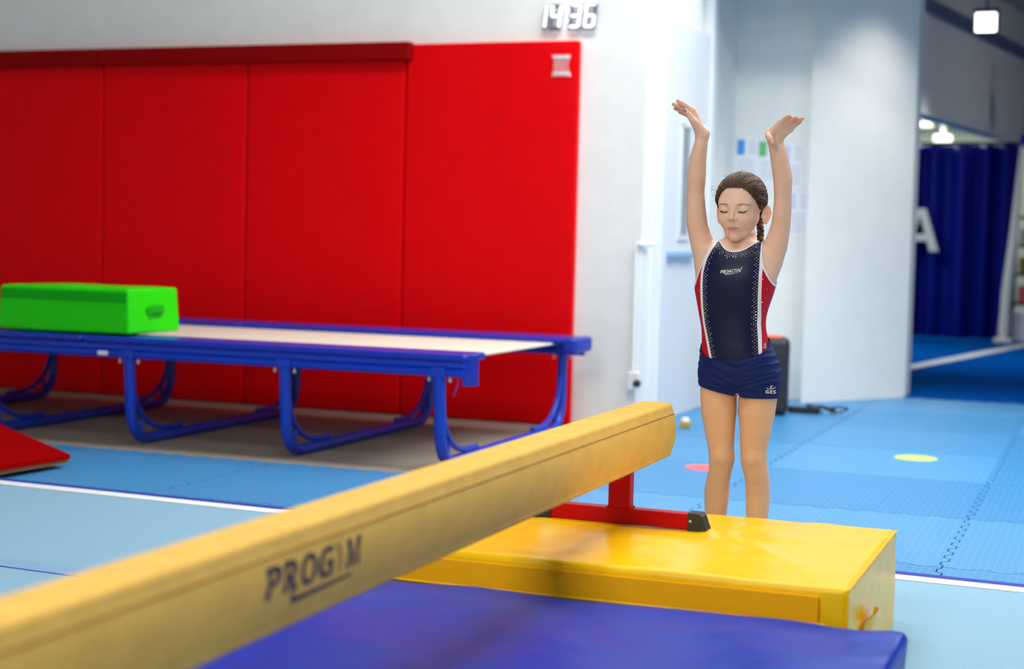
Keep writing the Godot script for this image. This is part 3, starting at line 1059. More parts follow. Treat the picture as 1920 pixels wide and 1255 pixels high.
func build_beam() -> void:
	var xc := -1.243
	var bot := 0.431
	var t := thing("balance_beam", "tan suede balance beam with red steel feet running towards the gymnast", "balance beam", Vector3(xc, 0, 0))
	var prof := beam_profile()
	var b := MB.new()
	var m := prof.size()
	var z0 := -4.485
	var z1 := -0.6
	var zs := []
	for k in 7:
		var an := PI / 2 * k / 6
		zs.append([z0 + 0.010 * (1.0 - sin(an)), 1.0 - 0.14 * (1.0 - cos(PI / 2 - an)) ])
	for k in range(1, 33):
		zs.append([lerpf(z0 + 0.02, z1, float(k) / 32), 1.0])
	for e in zs:
		for p in prof:
			var q: Vector2 = (p - Vector2(0, 0.08)) * e[1] + Vector2(0, 0.08)
			b.put(Vector3(q.x, bot + q.y, e[0]), Vector3.UP)
	for i in zs.size() - 1:
		for k in m:
			var k2 := (k + 1) % m
			b.quad(i * m + k, i * m + k2, (i + 1) * m + k2, (i + 1) * m + k)
	for e in [0, zs.size() - 1]:
		var ci := b.put(Vector3(0, bot + 0.08, zs[e][0]), Vector3.FORWARD)
		for k in m:
			var k2 := (k + 1) % m
			if e == 0:
				b.tri(ci, e * m + k, e * m + k2)
			else:
				b.tri(ci, e * m + k2, e * m + k)
	b.smooth_normals()
	part("beam_body", b, M.suede, t)
	var sm := MB.new()
	sm.tube([Vector3(0.0574, bot + 0.1285, z0 + 0.004), Vector3(0.0578, bot + 0.1285, -2.5), Vector3(0.0578, bot + 0.1285, z1)], 0.0016, 6)
	part("seam", sm, M.seam, t)
	# print on the side
	var side := Transform3D(Basis(Vector3(0, 0, -1), Vector3.UP, Vector3.RIGHT), Vector3(0.0, 0, 0))
	var word := Node3D.new()
	word.name = "lettering"
	t.add_child(word)
	word.set_meta("label", "dark blue slanted letters PROGYM")
	var lay := func(mb: MB, z: float, y: float) -> MB:
		for k in mb.v.size():
			var p := mb.v[k]
			var yy := y + p.y
			var f := clampf((yy - bot - 0.016) / 0.128, 0.0, 1.0)
			var xx := 0.052 + 0.0125 * (1.0 - pow(absf(f * 2.0 - 1.0), 2.2))
			mb.v[k] = Vector3(xx + 0.0004 + p.z, yy, z - p.x)
			mb.n[k] = Vector3.RIGHT
		return mb
	var zc := -2.085
	var adv := 0.0
	for ch in [["P", 0.050], ["R", 0.052], ["O", 0.056], ["G", 0.054]]:
		var g := text_flat(ch[0], 0.049, 0.0006, 0.2)
		var wmax := 0.0
		for p in g.v:
			wmax = maxf(wmax, p.x - 0.2 * p.y)
		for k in g.v.size():
			var p := g.v[k]
			var x: float = (p.x - 0.2 * p.y) * (ch[1] * 0.92 / wmax) + 0.2 * p.y
			g.v[k] = Vector3(x, p.y, p.z)
		part("letter", lay.call(g, zc - adv, 0.497), M.navy_print, word)
		adv += ch[1] + 0.004
	# the figure that stands for the Y: a thin bowed stroke with an arm
	var fg := MB.new()
	fg.prism(PackedVector2Array([Vector2(0.012, 0.0), Vector2(0.017, 0.0), Vector2(0.024, 0.016), Vector2(0.024, 0.03), Vector2(0.020, 0.042), Vector2(0.013, 0.05), Vector2(0.011, 0.048), Vector2(0.0165, 0.04), Vector2(0.0185, 0.03), Vector2(0.0185, 0.017)]), 0.0006)
	part("letter", lay.call(fg, zc - adv, 0.499), M.navy_print, word)
	var fg2 := MB.new()
	fg2.prism(PackedVector2Array([Vector2(0.022, 0.03), Vector2(0.024, 0.03), Vector2(0.040, 0.058), Vector2(0.0385, 0.058)]), 0.0006)
	part("letter", lay.call(fg2, zc - adv, 0.499), M.faded_print, word)
	adv += 0.042
	var gm := text_flat("M", 0.049, 0.0006, 0.2)
	part("letter", lay.call(gm, zc - adv, 0.497), M.navy_print, word)
	var un := MB.new()
	un.prism(PackedVector2Array([Vector2(0.076, 0.018), Vector2(0.086, 0.018), Vector2(0.094, -0.008), Vector2(0.30, -0.006), Vector2(0.29, -0.011), Vector2(0.086, -0.018)]), 0.0006)
	part("underline", lay.call(un, zc, 0.493), M.navy_print, word)
	# feet
	for zf in [-4.16, -0.68]:
		var f := Node3D.new()
		f.name = "foot"
		t.add_child(f, true)
		f.position = Vector3(0, 0.283, zf)
		var ct := MB.new()
		ct.rbox(Vector3(0.0, 0.0235, 0), Vector3(0.40, 0.043, 0.042), 0.003)
		part("cross_tube", ct, M.red_steel, f)
		var po := MB.new()
		po.rbox(Vector3(0.0, 0.096, 0.0), Vector3(0.062, 0.105, 0.04), 0.003)
		part("post", po, M.red_steel, f)
		var wd := MB.new()
		for s in [-1, 1]:
			for k in 5:
				wd.rbox(Vector3(0.0325 * s, 0.046, lerpf(-0.018, 0.018, k / 4.0)), Vector3(0.006, 0.006, 0.009), 0.002)
		part("weld", wd, M.red_steel, f)
		for s in [-1.0, 1.0]:
			var cp := MB.new()
			var poly := PackedVector2Array([Vector2(0.196, -0.004), Vector2(0.252, -0.004), Vector2(0.236, 0.040), Vector2(0.229, 0.047), Vector2(0.196, 0.048)])
			if s < 0:
				for k in poly.size():
					poly[k].x = -poly[k].x
			cp.prism(poly, 0.052)
			var cap := part("rubber_cap", cp, M.black_rubber, f)
			var rv := MB.new()
			rv.lathe([Vector2(0, 0.0025), Vector2(0.003, 0.002), Vector2(0.0042, 0)], 10, Vector3(0.204 * s, 0.026, 0.026), Basis(Vector3.RIGHT, PI / 2))
			part("rivet", rv, M.zinc, cap)

func build_wall_fittings() -> void:
	# digital wall clock: open white LED segments before grey backs
	var t := thing("wall_clock", "white LED wall clock with open digits reading 14:36", "clock", Vector3(-3.155, 2.288, -8.70))
	var dig := {"1": [2, 3], "4": [1, 2, 3, 6], "3": [0, 2, 3, 4, 6], "6": [0, 1, 3, 4, 5, 6]}
	var w := 0.052
	var h := 0.062
	var x := 0.0
	for ch in "14:36":
		if ch == ":":
			for y in [0.035, 0.09]:
				var d := MB.new()
				d.lathe([Vector2(0, 0.008), Vector2(0.007, 0.007), Vector2(0.009, 0.003), Vector2(0.009, -0.002), Vector2(0, -0.002)], 14, Vector3(x + 0.006 + y * 0.12, y, 0.03), Basis(Vector3.RIGHT, PI / 2))
				part("lamp_dot", d, M.clock_led, t)
			x += 0.03
			continue
		var seg := [[0, 1, 0], [0, 0.5, 1], [1, 0.5, 1], [1, 0, 1], [0, 0, 0], [0, 0, 1], [0, 0.5, 0]]
		if ch == "1":
			x -= 0.030
		for k in 7:
			var s: Array = seg[k]
			var a := Vector2(s[0] * w, s[1] * 2 * h)
			var e := a + (Vector2(0, h) if s[2] == 1 else Vector2(w, 0))
			var pa := Vector3(x + a.x + a.y * 0.12, a.y, 0.03)
			var pe := Vector3(x + e.x + e.y * 0.12, e.y, 0.03)
			var m := MB.new()
			var lit: bool = dig[ch].has(k)
			if not lit and ch == "1":
				continue
			var bk := MB.new()   # grey bezel behind every segment
			var q := (pe - pa).normalized() * 0.006
			bk.tube([pa - q + Vector3(-0.004, -0.004, -0.012), pe + q + Vector3(-0.004, -0.004, -0.012)], 0.0125, 8)
			var bz := part("bezel", bk, M.clock_off, t)
			if lit:
				m.tube([pa + (pe - pa) * 0.03, pe - (pe - pa) * 0.03], 0.0082, 8)
				part("lamp_segment", m, M.clock_led, bz)
		x += w + 0.036
	# light of the digits
	var cl := OmniLight3D.new()
	cl.name = "clock_glow"
	cl.position = Vector3(-3.0, 2.35, -8.6)
	cl.light_energy = 0.015
	cl.light_size = 0.1
	cl.omni_range = 20.0
	cl.shadow_enabled = true
	add_child(cl)
	# conduit, socket, plug and cord at the end of the back wall
	var cd := MB.new()
	cd.tube(bend([Vector3(-2.49, 1.055, -8.84), Vector3(-2.505, 1.055, -8.70), Vector3(-2.553, 1.055, -8.70), Vector3(-2.553, 0.33, -8.70)], 0.05), 0.011, 10)
	single("cable_conduit", cd, M.white_plastic, "thin white cable conduit running down the wall corner to the socket", "conduit")
	var so := thing("wall_socket", "white wall socket with a black plug low on the wall corner", "socket", Vector3(-2.545, 0.27, -8.715))
	var sb := MB.new()
	sb.rbox(Vector3(0, 0, 0.015), Vector3(0.075, 0.11, 0.03), 0.008)
	part("box", sb, M.white_plastic, so)
	var pl := thing("power_plug", "black round plug in the wall socket with a white cord", "plug", Vector3(-2.513, 0.262, -8.672))
	var pb := MB.new()
	pb.lathe([Vector2(0, 0.0), Vector2(0.022, 0.0), Vector2(0.022, 0.022), Vector2(0.014, 0.034), Vector2(0.0, 0.036)], 16, Vector3.ZERO, Basis(Vector3.RIGHT, PI / 2))
	part("plug_body", pb, M.black_rubber, pl)
	var co := MB.new()
	co.tube([Vector3(0, -0.015, 0.02), Vector3(-0.003, -0.08, 0.018), Vector3(-0.008, -0.18, 0.01), Vector3(0.0, -0.25, 0.02)], 0.0075, 8)
	part("cord", co, M.paper, pl)
	# door in the return wall
	var dr := Node3D.new()
	dr.name = "door_1"
	dr.set_meta("kind", "structure")
	dr.set_meta("label", "white door seen edge-on with a narrow glass pane and bar coloured pale blue for its shade")
	add_child(dr)
	var lf := MB.new()
	lf.rbox(Vector3(-2.515, 1.2, -9.56), Vector3(0.03, 2.4, 0.98), 0.004)
	part("door_leaf", lf, M.white_paint, dr)
	for z in [-9.0, -10.12]:
		var fr := MB.new()
		fr.rbox(Vector3(-2.505, 1.95, z), Vector3(0.07, 3.9, 0.12), 0.006)
		part("door_frame", fr, M.white_paint, dr)
	var gp := MB.new()
	gp.rbox(Vector3(-2.497, 1.445, -9.52), Vector3(0.006, 0.66, 0.18), 0.001)
	part("pane", gp, M.door_glass, dr)
	var gf := MB.new()
	gf.rbox(Vector3(-2.496, 1.445, -9.625), Vector3(0.02, 0.7, 0.03), 0.002)
	gf.rbox(Vector3(-2.496, 1.445, -9.415), Vector3(0.02, 0.7, 0.03), 0.002)
	gf.rbox(Vector3(-2.496, 1.79, -9.52), Vector3(0.02, 0.03, 0.24), 0.002)
	gf.rbox(Vector3(-2.496, 1.10, -9.52), Vector3(0.02, 0.03, 0.24), 0.002)
	part("pane_frame", gf, M.white_paint, dr)
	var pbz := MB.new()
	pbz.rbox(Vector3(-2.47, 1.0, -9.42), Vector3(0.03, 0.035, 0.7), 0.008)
	part("push_bar_shade", pbz, M.bar_shade, dr)  # the pale blue is the shadow below a white bar, painted on
	# notices on the wall behind the gymnast
	var notes := [[-2.43, 1.66, "paper_blue", "white notice sheet with a blue heading on the wall behind the gymnast"], [-2.275, 1.65, "paper_green", "white notice sheet with a green heading beside the raised arm"], [-2.11, 1.62, "paper_lilac", "white notice sheet with a lilac heading near the pillar"], [-2.06, 1.29, "paper_lilac", "lower white notice sheet with a lilac heading near the pillar"]]
	for k in notes:
		var nt := thing("notice_sheet", k[3], "notice", Vector3(k[0], k[1], -10.949), "notice sheets on the wall")
		var sh := MB.new()
		sh.rbox(Vector3(0, 0, 0.0012), Vector3(0.145, 0.29, 0.002), 0.0004)
		part("sheet", sh, M.paper, nt)
		var hd := MB.new()
		hd.rbox(Vector3(-0.043, 0.088, 0.0026), Vector3(0.054, 0.105, 0.0012), 0.0003)
		part("heading", hd, M[k[2]], nt)
		var ln := MB.new()
		for q in 7:
			ln.rbox(Vector3(0.0, -0.0 - q * 0.02, 0.0026), Vector3(0.11, 0.007, 0.0008), 0.0002)
		for q in 4:
			ln.rbox(Vector3(0.038, 0.125 - q * 0.025, 0.0026), Vector3(0.05, 0.009, 0.0008), 0.0002)
		part("text_lines", ln, M.print_grey, nt)

func build_floor_things() -> void:
	# dark speaker with an orange handle on top, behind the gymnast
	var s := thing("portable_speaker", "black upright portable speaker with an orange top handle behind the gymnast", "speaker", Vector3(-2.03, 0.0, -9.95))
	var b := MB.new()
	b.rbox(Vector3(0, 0.245, 0), Vector3(0.27, 0.49, 0.24), 0.045, Basis(Vector3.UP, 0.15), 2, 5)
	part("body", b, M.speaker_black, s)
	var gr := MB.new()
	gr.rbox(Vector3(0.018, 0.22, 0.119), Vector3(0.2, 0.36, 0.012), 0.004, Basis(Vector3.UP, 0.15))
	part("grille", gr, M.black_rubber, s)
	var hn := MB.new()
	hn.rbox(Vector3(0.0, 0.486, 0.03), Vector3(0.17, 0.03, 0.12), 0.012, Basis(Vector3.UP, 0.15))
	part("handle", hn, M.orange_plastic, s)
	# extension lead: socket bar and loops of black cable
	var e := thing("extension_lead", "black socket strip with loose cable loops on the blue mats by the pillar", "extension lead", Vector3(-1.72, 0.0, -10.12))
	var sb := MB.new()
	sb.rbox(Vector3(-0.1, 0.022, 0), Vector3(0.2, 0.04, 0.06), 0.008, Basis(Vector3.UP, 0.1))
	part("socket_bar", sb, M.black_rubber, e)
	var pts := []
	for k in 60:
		var f := float(k) / 59
		pts.append(Vector3(-0.05 + 0.2 * f + 0.07 * cos(f * 16.0), 0.008 + 0.05 * absf(sin(f * 9.0)), 0.09 * sin(f * 16.0) * (1.0 - 0.4 * f)))
	var cb := MB.new()
	cb.tube(pts, 0.006, 6)
	part("cable", cb, M.black_rubber, e)
	var wc := MB.new()
	wc.tube([Vector3(-0.2, 0.012, 0.01), Vector3(-0.235, 0.02, 0.03), Vector3(-0.255, 0.09, -0.05), Vector3(-0.27, 0.2, -0.3)], 0.005, 6)
	part("white_cable", wc, M.paper, e)
	# door stop
	var ds := thing("door_stop", "small brass and white door stop on the blue mat beside the beam end", "door stop", Vector3(-2.28, 0.0, -8.88))
	var db := MB.new()
	db.rbox(Vector3(0, 0.02, 0), Vector3(0.06, 0.04, 0.05), 0.008)
	part("base", db, M.brass, ds)
	var dt := MB.new()
	dt.lathe([Vector2(0, 0.064), Vector2(0.018, 0.06), Vector2(0.022, 0.05), Vector2(0.022, 0.038)], 14)
	part("bumper", dt, M.white_plastic, ds)
	# red springboard reaching in from the left
	var r := thing("springboard", "red carpeted wooden springboard at the left edge on the blue mats", "springboard")
	var quad := [Vector3(-4.285, 0.0, -5.83), Vector3(-4.33, 0.0, -5.24), Vector3(-5.5, 0.0, -5.55), Vector3(-5.45, 0.0, -6.35)]
	var hts := [0.062, 0.062, 0.2, 0.2]
	var top := MB.new()
	var n := 4
	var up := []
	var dn := []
	for k in n:
		up.append(quad[k] + Vector3(0, hts[k], 0))
		dn.append(quad[k] + Vector3(0, hts[k] - 0.022, 0))
	top.face([up[0], up[3], up[2], up[1]])
	top.face([dn[0], dn[1], dn[2], dn[3]])
	for k in n:
		var k2 := (k + 1) % n
		top.face([dn[k2], dn[k], up[k], up[k2]])
	part("carpet_top", top, M.red_carpet, r)
	var bo := MB.new()
	var ins := []
	var cen: Vector3 = (quad[0] + quad[1] + quad[2] + quad[3]) / 4
	for k in n:
		ins.append(quad[k] + (cen - quad[k]) * 0.02)
	var lo := []
	var hi := []
	for k in n:
		lo.append(ins[k] + Vector3(0, hts[k] - 0.04, 0))
		hi.append(ins[k] + Vector3(0, hts[k] - 0.0225, 0))
	bo.face([lo[0], lo[1], lo[2], lo[3]])
	bo.face([hi[0], hi[3], hi[2], hi[1]])
	for k in n:
		var k2 := (k + 1) % n
		bo.face([lo[k2], lo[k], hi[k], hi[k2]])
	part("wood_board", bo, M.wood, r)
	for k in [[-4.45, -5.4, 0.05], [-4.45, -5.75, 0.05], [-5.3, -5.65, 0.14], [-5.3, -6.15, 0.14]]:
		var ft := MB.new()
		ft.rbox(Vector3(k[0], k[2] * 0.42, k[1]), Vector3(0.1, k[2] * 0.84, 0.06), 0.006)
		part("foot", ft, M.black_rubber, r)

# ------------------------------------------------------------------ the gymnast
# Limbs are chains of stations [x, y, z, radius] in her own frame (feet at y = 0, facing +z).
const ARM_R := [[-0.1232, 1.3783, 0.060, 0.0178], [-0.1281, 1.3431, 0.060, 0.0212], [-0.1384, 1.3003, 0.050, 0.0262], [-0.1433, 1.2476, 0.040, 0.0286], [-0.1466, 1.2016, 0.030, 0.0266], [-0.1462, 1.1673, 0.025, 0.0286], [-0.1453, 1.1358, 0.020, 0.0308], [-0.1432, 1.1026, 0.012, 0.0322], [-0.1365, 1.0735, 0.005, 0.0330], [-0.1255, 1.0379, 0.000, 0.0372], [-0.1120, 1.0006, -0.002, 0.0380]]
const ARM_L := [[0.0963, 1.3610, 0.060, 0.0205], [0.1041, 1.3314, 0.055, 0.0245], [0.1115, 1.3018, 0.050, 0.0270], [0.1206, 1.2455, 0.040, 0.0288], [0.1206, 1.1970, 0.030, 0.0263], [0.1198, 1.1683, 0.025, 0.0270], [0.1176, 1.1405, 0.020, 0.0277], [0.1133, 1.1079, 0.010, 0.0295], [0.1070, 1.0795, 0.005, 0.0320], [0.0970, 1.0436, 0.000, 0.0366], [0.0840, 1.0062, -0.002, 0.0375]]
const LEG_R := [[-0.0600, 0.6642, -0.004, 0.0560], [-0.0610, 0.6072, 0.003, 0.0570], [-0.0612, 0.5761, 0.005, 0.0560], [-0.0578, 0.5322, 0.008, 0.0535], [-0.0517, 0.4756, 0.012, 0.0460], [-0.0457, 0.4185, 0.012, 0.0394], [-0.0427, 0.3943, 0.012, 0.0398], [-0.0474, 0.3554, 0.006, 0.0352], [-0.0559, 0.3218, -0.004, 0.0358], [-0.0606, 0.2924, -0.010, 0.0377], [-0.0613, 0.2476, -0.010, 0.0362], [-0.0620, 0.16, -0.012, 0.0285], [-0.0625, 0.095, -0.014, 0.0235], [-0.063, 0.06, -0.014, 0.026]]
const LEG_L := [[0.0575, 0.6706, -0.004, 0.0565], [0.0615, 0.6143, 0.003, 0.0585], [0.0605, 0.5800, 0.005, 0.0580], [0.0588, 0.5379, 0.008, 0.0552], [0.0582, 0.4829, 0.012, 0.0472], [0.0545, 0.4256, 0.012, 0.0404], [0.0560, 0.3917, 0.012, 0.0396], [0.0635, 0.3504, 0.005, 0.0370], [0.0663, 0.3264, -0.004, 0.0370], [0.0676, 0.2814, -0.010, 0.0362], [0.0673, 0.2419, -0.010, 0.0350], [0.067, 0.16, -0.012, 0.0285], [0.066, 0.095, -0.014, 0.0235], [0.066, 0.06, -0.014, 0.026]]
const TORSO := [[1.075, -0.016, 0.038, 0.036, -0.014], [1.060, -0.016, 0.050, 0.042, -0.010], [1.045, -0.017, 0.074, 0.050, -0.006], [1.030, -0.017, 0.096, 0.058, -0.002], [1.010, -0.016, 0.110, 0.066, 0.0], [0.984, -0.0173, 0.120, 0.074, 0.002], [0.955, -0.0183, 0.124, 0.079, 0.003], [0.927, -0.0214, 0.121, 0.081, 0.003], [0.901, -0.0235, 0.117, 0.080, 0.003], [0.875, -0.0247, 0.110, 0.078, 0.003], [0.847, -0.0259, 0.103, 0.075, 0.003], [0.821, -0.0254, 0.098, 0.073, 0.003], [0.794, -0.0218, 0.0955, 0.073, 0.003], [0.7645, -0.0177, 0.0975, 0.075, 0.001], [0.739, -0.0135, 0.101, 0.079, -0.001], [0.708, -0.0084, 0.106, 0.083, -0.004], [0.667, -0.003, 0.110, 0.087, -0.008], [0.628, 0.0, 0.106, 0.084, -0.010], [0.600, 0.0, 0.080, 0.070, -0.010]]
const HAND_R := [[[-0.1521, 1.4440, 0.0790, 0.0095], [-0.1742, 1.4612, 0.0850, 0.0085], [-0.1871, 1.4691, 0.0870, 0.0075], [-0.1953, 1.4738, 0.0880, 0.0062]], [[-0.1620, 1.4420, 0.0660, 0.0095], [-0.1879, 1.4562, 0.0700, 0.0085], [-0.2044, 1.4626, 0.0710, 0.0075], [-0.2126, 1.4658, 0.0720, 0.0062]], [[-0.1666, 1.4382, 0.0540, 0.0090], [-0.1914, 1.4493, 0.0555, 0.0078], [-0.2048, 1.4526, 0.0555, 0.0070], [-0.2115, 1.4543, 0.0555, 0.0060]], [[-0.1656, 1.4309, 0.0430, 0.0080], [-0.1845, 1.4391, 0.0410, 0.0070], [-0.1948, 1.4425, 0.0400, 0.0060], [-0.2015, 1.4441, 0.0400, 0.0053]], [[-0.1334, 1.3932, 0.0750, 0.0130], [-0.1445, 1.4127, 0.0920, 0.0105], [-0.1587, 1.4328, 0.1000, 0.0085], [-0.1673, 1.4437, 0.1030, 0.0068]]]
const HAND_L := [[[0.1192, 1.4059, 0.0900, 0.0098], [0.1349, 1.4161, 0.1080, 0.0085], [0.1445, 1.4215, 0.1180, 0.0074], [0.1491, 1.4243, 0.1220, 0.0062]], [[0.1278, 1.4016, 0.0850, 0.0098], [0.1490, 1.4131, 0.1070, 0.0085], [0.1618, 1.4179, 0.1180, 0.0074], [0.1699, 1.4194, 0.1240, 0.0062]], [[0.1361, 1.3958, 0.0780, 0.0095], [0.1599, 1.4083, 0.0980, 0.0082], [0.1755, 1.4145, 0.1070, 0.0072], [0.1856, 1.4180, 0.1120, 0.0060]], [[0.1427, 1.3894, 0.0700, 0.0085], [0.1591, 1.4008, 0.0840, 0.0072], [0.1695, 1.4065, 0.0900, 0.0064], [0.1761, 1.4105, 0.0930, 0.0055]], [[0.0842, 1.3746, 0.0800, 0.0120], [0.0866, 1.3663, 0.0980, 0.0112], [0.0969, 1.3560, 0.1120, 0.0092], [0.1038, 1.3471, 0.1170, 0.0072]]]
const HEAD_AT := Vector3(-0.012, 1.140, 0.0)

class Chain:
	var a := PackedVector3Array()
	var d := PackedVector3Array()
	var il := PackedFloat32Array()
	var ra := PackedFloat32Array()
	var dr := PackedFloat32Array()
	var lo := Vector3(9, 9, 9)
	var hi := Vector3(-9, -9, -9)
	func _init(st: Array, reach := 0.05) -> void:
		for i in st.size():
			var p := Vector3(st[i][0], st[i][1], st[i][2])
			var g: float = st[i][3] + reach
			lo = lo.min(p - Vector3(g, g, g))
			hi = hi.max(p + Vector3(g, g, g))
			if i > 0:
				var q := Vector3(st[i - 1][0], st[i - 1][1], st[i - 1][2])
				a.append(q)
				d.append(p - q)
				il.append(1.0 / maxf((p - q).length_squared(), 1e-9))
				ra.append(st[i - 1][3])
				dr.append(st[i][3] - st[i - 1][3])
	func near(p: Vector3) -> bool:
		return p.x > lo.x and p.y > lo.y and p.z > lo.z and p.x < hi.x and p.y < hi.y and p.z < hi.z
	func dist(p: Vector3) -> float:
		var best := 9.0
		for i in a.size():
			var q := p - a[i]
			var t := clampf(q.dot(d[i]) * il[i], 0.0, 1.0)
			best = minf(best, (q - d[i] * t).length() - ra[i] - dr[i] * t)
		return best

class Net:
	# surface nets over a field, visiting only blocks near the surface
	static func mesh(field: Callable, lo: Vector3, hi: Vector3, h: float) -> MB:
		var b := MB.new()
		var bs := 4
		var nb := Vector3i(((hi - lo) / (h * bs)).ceil())
		var nc := nb * bs
		var px := nc.x + 1
		var py := nc.y + 1
		var val := PackedFloat32Array()
		val.resize(px * py * (nc.z + 1))
		val.fill(1e9)
		var cell := PackedInt32Array()
		cell.resize(nc.x * nc.y * nc.z)
		cell.fill(-1)
		var reach := h * bs * 0.87 * 1.5 + h
		var blocks: Array[Vector3i] = []
		for k in nb.z:
			for j in nb.y:
				for i in nb.x:
					var c := lo + Vector3((i + 0.5) * bs, (j + 0.5) * bs, (k + 0.5) * bs) * h
					if absf(field.call(c)) < reach:
						blocks.append(Vector3i(i, j, k) * bs)
		for o in blocks:
			for k in bs + 1:
				for j in bs + 1:
					var row := o.x + px * (o.y + j + py * (o.z + k))
					for i in bs + 1:
						if val[row + i] > 1e8:
							val[row + i] = field.call(lo + Vector3(o.x + i, o.y + j, o.z + k) * h)
		var s := PackedFloat32Array()
		s.resize(8)
		var ed := [0, 1, 2, 3, 4, 5, 6, 7, 0, 2, 1, 3, 4, 6, 5, 7, 0, 4, 1, 5, 2, 6, 3, 7]
		for o in blocks:
			for k in range(o.z, o.z + bs):
				for j in range(o.y, o.y + bs):
					for i in range(o.x, o.x + bs):
						var inside := 0
						for q in 8:
							var f := val[i + (q & 1) + px * (j + ((q >> 1) & 1) + py * (k + (q >> 2)))]
							s[q] = f
							if f < 0.0:
								inside += 1
						if inside == 0 or inside == 8:
							continue
						var sum := Vector3.ZERO
						var cnt := 0
						for e in 12:
							var p: int = ed[e * 2]
							var q: int = ed[e * 2 + 1]
							if (s[p] < 0.0) != (s[q] < 0.0):
								var t := s[p] / (s[p] - s[q])
								sum += Vector3(p & 1, (p >> 1) & 1, p >> 2).lerp(Vector3(q & 1, (q >> 1) & 1, q >> 2), t)
								cnt += 1
						var g := Vector3(s[1] + s[3] + s[5] + s[7] - s[0] - s[2] - s[4] - s[6], s[2] + s[3] + s[6] + s[7] - s[0] - s[1] - s[4] - s[5], s[4] + s[5] + s[6] + s[7] - s[0] - s[1] - s[2] - s[3])
						cell[i + nc.x * (j + nc.y * k)] = b.v.size()
						b.v.append(lo + (Vector3(i, j, k) + sum / cnt) * h)
						b.n.append(g.normalized())
		var sx := 1
		var sy := nc.x
		var sz := nc.x * nc.y
		for o in blocks:
			for k in range(maxi(o.z, 1), o.z + bs):
				for j in range(maxi(o.y, 1), o.y + bs):
					for i in range(maxi(o.x, 1), o.x + bs):
						var e := i + nc.x * (j + nc.y * k)
						if cell[e] < 0:
							continue
						var w := i + px * (j + py * k)
						var s0 := val[w] < 0.0
						ring(b, cell, s0, val[w + 1] < 0.0, e, e - sy - sz, e - sz, e - sy)
						ring(b, cell, s0, val[w + px] < 0.0, e, e - sz - sx, e - sx, e - sz)
						ring(b, cell, s0, val[w + px * py] < 0.0, e, e - sx - sy, e - sy, e - sx)
		return b
	static func ring(b: MB, cell: PackedInt32Array, s0: bool, s1: bool, e: int, both: int, back2: int, back1: int) -> void:
		# cells round an edge: both axes back, first axis forward, all forward, second axis forward
		if s0 == s1 or cell[both] < 0 or cell[back2] < 0 or cell[back1] < 0:
			return
		if s0:
			b.quad(cell[both], cell[back2], cell[e], cell[back1])
		else:
			b.quad(cell[both], cell[back1], cell[e], cell[back2])

var neck_c: Chain
var palms := [[], []]
var fingers := [[], []]
var legs: Array[Chain] = []
var feet: Array[Chain] = []
var toes := [[], []]
var arms: Array[Chain] = []
var lut := PackedFloat32Array()
const LUT_N := 160
const LUT_LO := 0.595
const LUT_HI := 1.08

func smin(a: float, b: float, k: float) -> float:
	var h := maxf(k - absf(a - b), 0.0) / k
	return minf(a, b) - h * h * k * 0.25

func setup_fields() -> void:
	fold.seed = 2
	fold.frequency = 0.5
	fold.fractal_octaves = 2
	arms.append(Chain.new(ARM_R))
	arms.append(Chain.new(ARM_L))
	for s in ["r", "l"]:
		var st: Array = LEG_R if s == "r" else LEG_L
		legs.append(Chain.new(st))
		var x: float = st[13][0]
		var o := -1.0 if s == "r" else 1.0
		feet.append(Chain.new([[x, 0.028, -0.038, 0.026], [x, 0.055, 0.005, 0.030], [x + 0.004 * o, 0.038, 0.05, 0.026], [x + 0.006 * o, 0.022, 0.10, 0.020]], 0.04))
		for k in 5:
			var tx := x - 0.020 * o + 0.0115 * k * o
			var tz := 0.128 - 0.004 * k - 0.0012 * k * k
			toes[0 if s == "r" else 1].append(Chain.new([[x + (tx - x) * 0.8, 0.02, 0.095, 0.011], [tx, 0.011, tz, 0.0095 - 0.0009 * k]], 0.02))
	neck_c = Chain.new([[-0.012, 1.125, -0.029, 0.0375], [-0.013, 1.085, -0.028, 0.0365], [-0.015, 1.045, -0.018, 0.0430]])
	var i := 0
	for hand in [HAND_R, HAND_L]:
		var wr: Array = ARM_R[0] if i == 0 else ARM_L[0]
		for f in 5:
			fingers[i].append(Chain.new(hand[f], 0.03))
		for f in 4:
			palms[i].append(Chain.new([[wr[0], wr[1], wr[2], 0.0155], [lerpf(wr[0], hand[f][0][0], 0.55), lerpf(wr[1], hand[f][0][1], 0.55), lerpf(wr[2], hand[f][0][2], 0.55), 0.0128], [hand[f][0][0], hand[f][0][1], hand[f][0][2], hand[f][0][3] + 0.0005]], 0.04))
		palms[i].append(Chain.new([[wr[0], wr[1], wr[2], 0.015], [hand[4][0][0], hand[4][0][1], hand[4][0][2], 0.0135], [hand[0][0][0], hand[0][0][1], hand[0][0][2], 0.0095]], 0.04))
		i += 1
	# torso table, smoothed
	for k in LUT_N + 1:
		var y := lerpf(LUT_LO, LUT_HI, float(k) / LUT_N)
		var n := TORSO.size()
		var j := 0
		while j < n - 2 and y < TORSO[j + 1][0]:
			j += 1
		var f := clampf((TORSO[j][0] - y) / (TORSO[j][0] - TORSO[j + 1][0]), 0.0, 1.0)
		for q in range(1, 5):
			lut.append(cubic_interpolate(TORSO[j][q], TORSO[j + 1][q], TORSO[maxi(j - 1, 0)][q], TORSO[mini(j + 2, n - 1)][q], f))

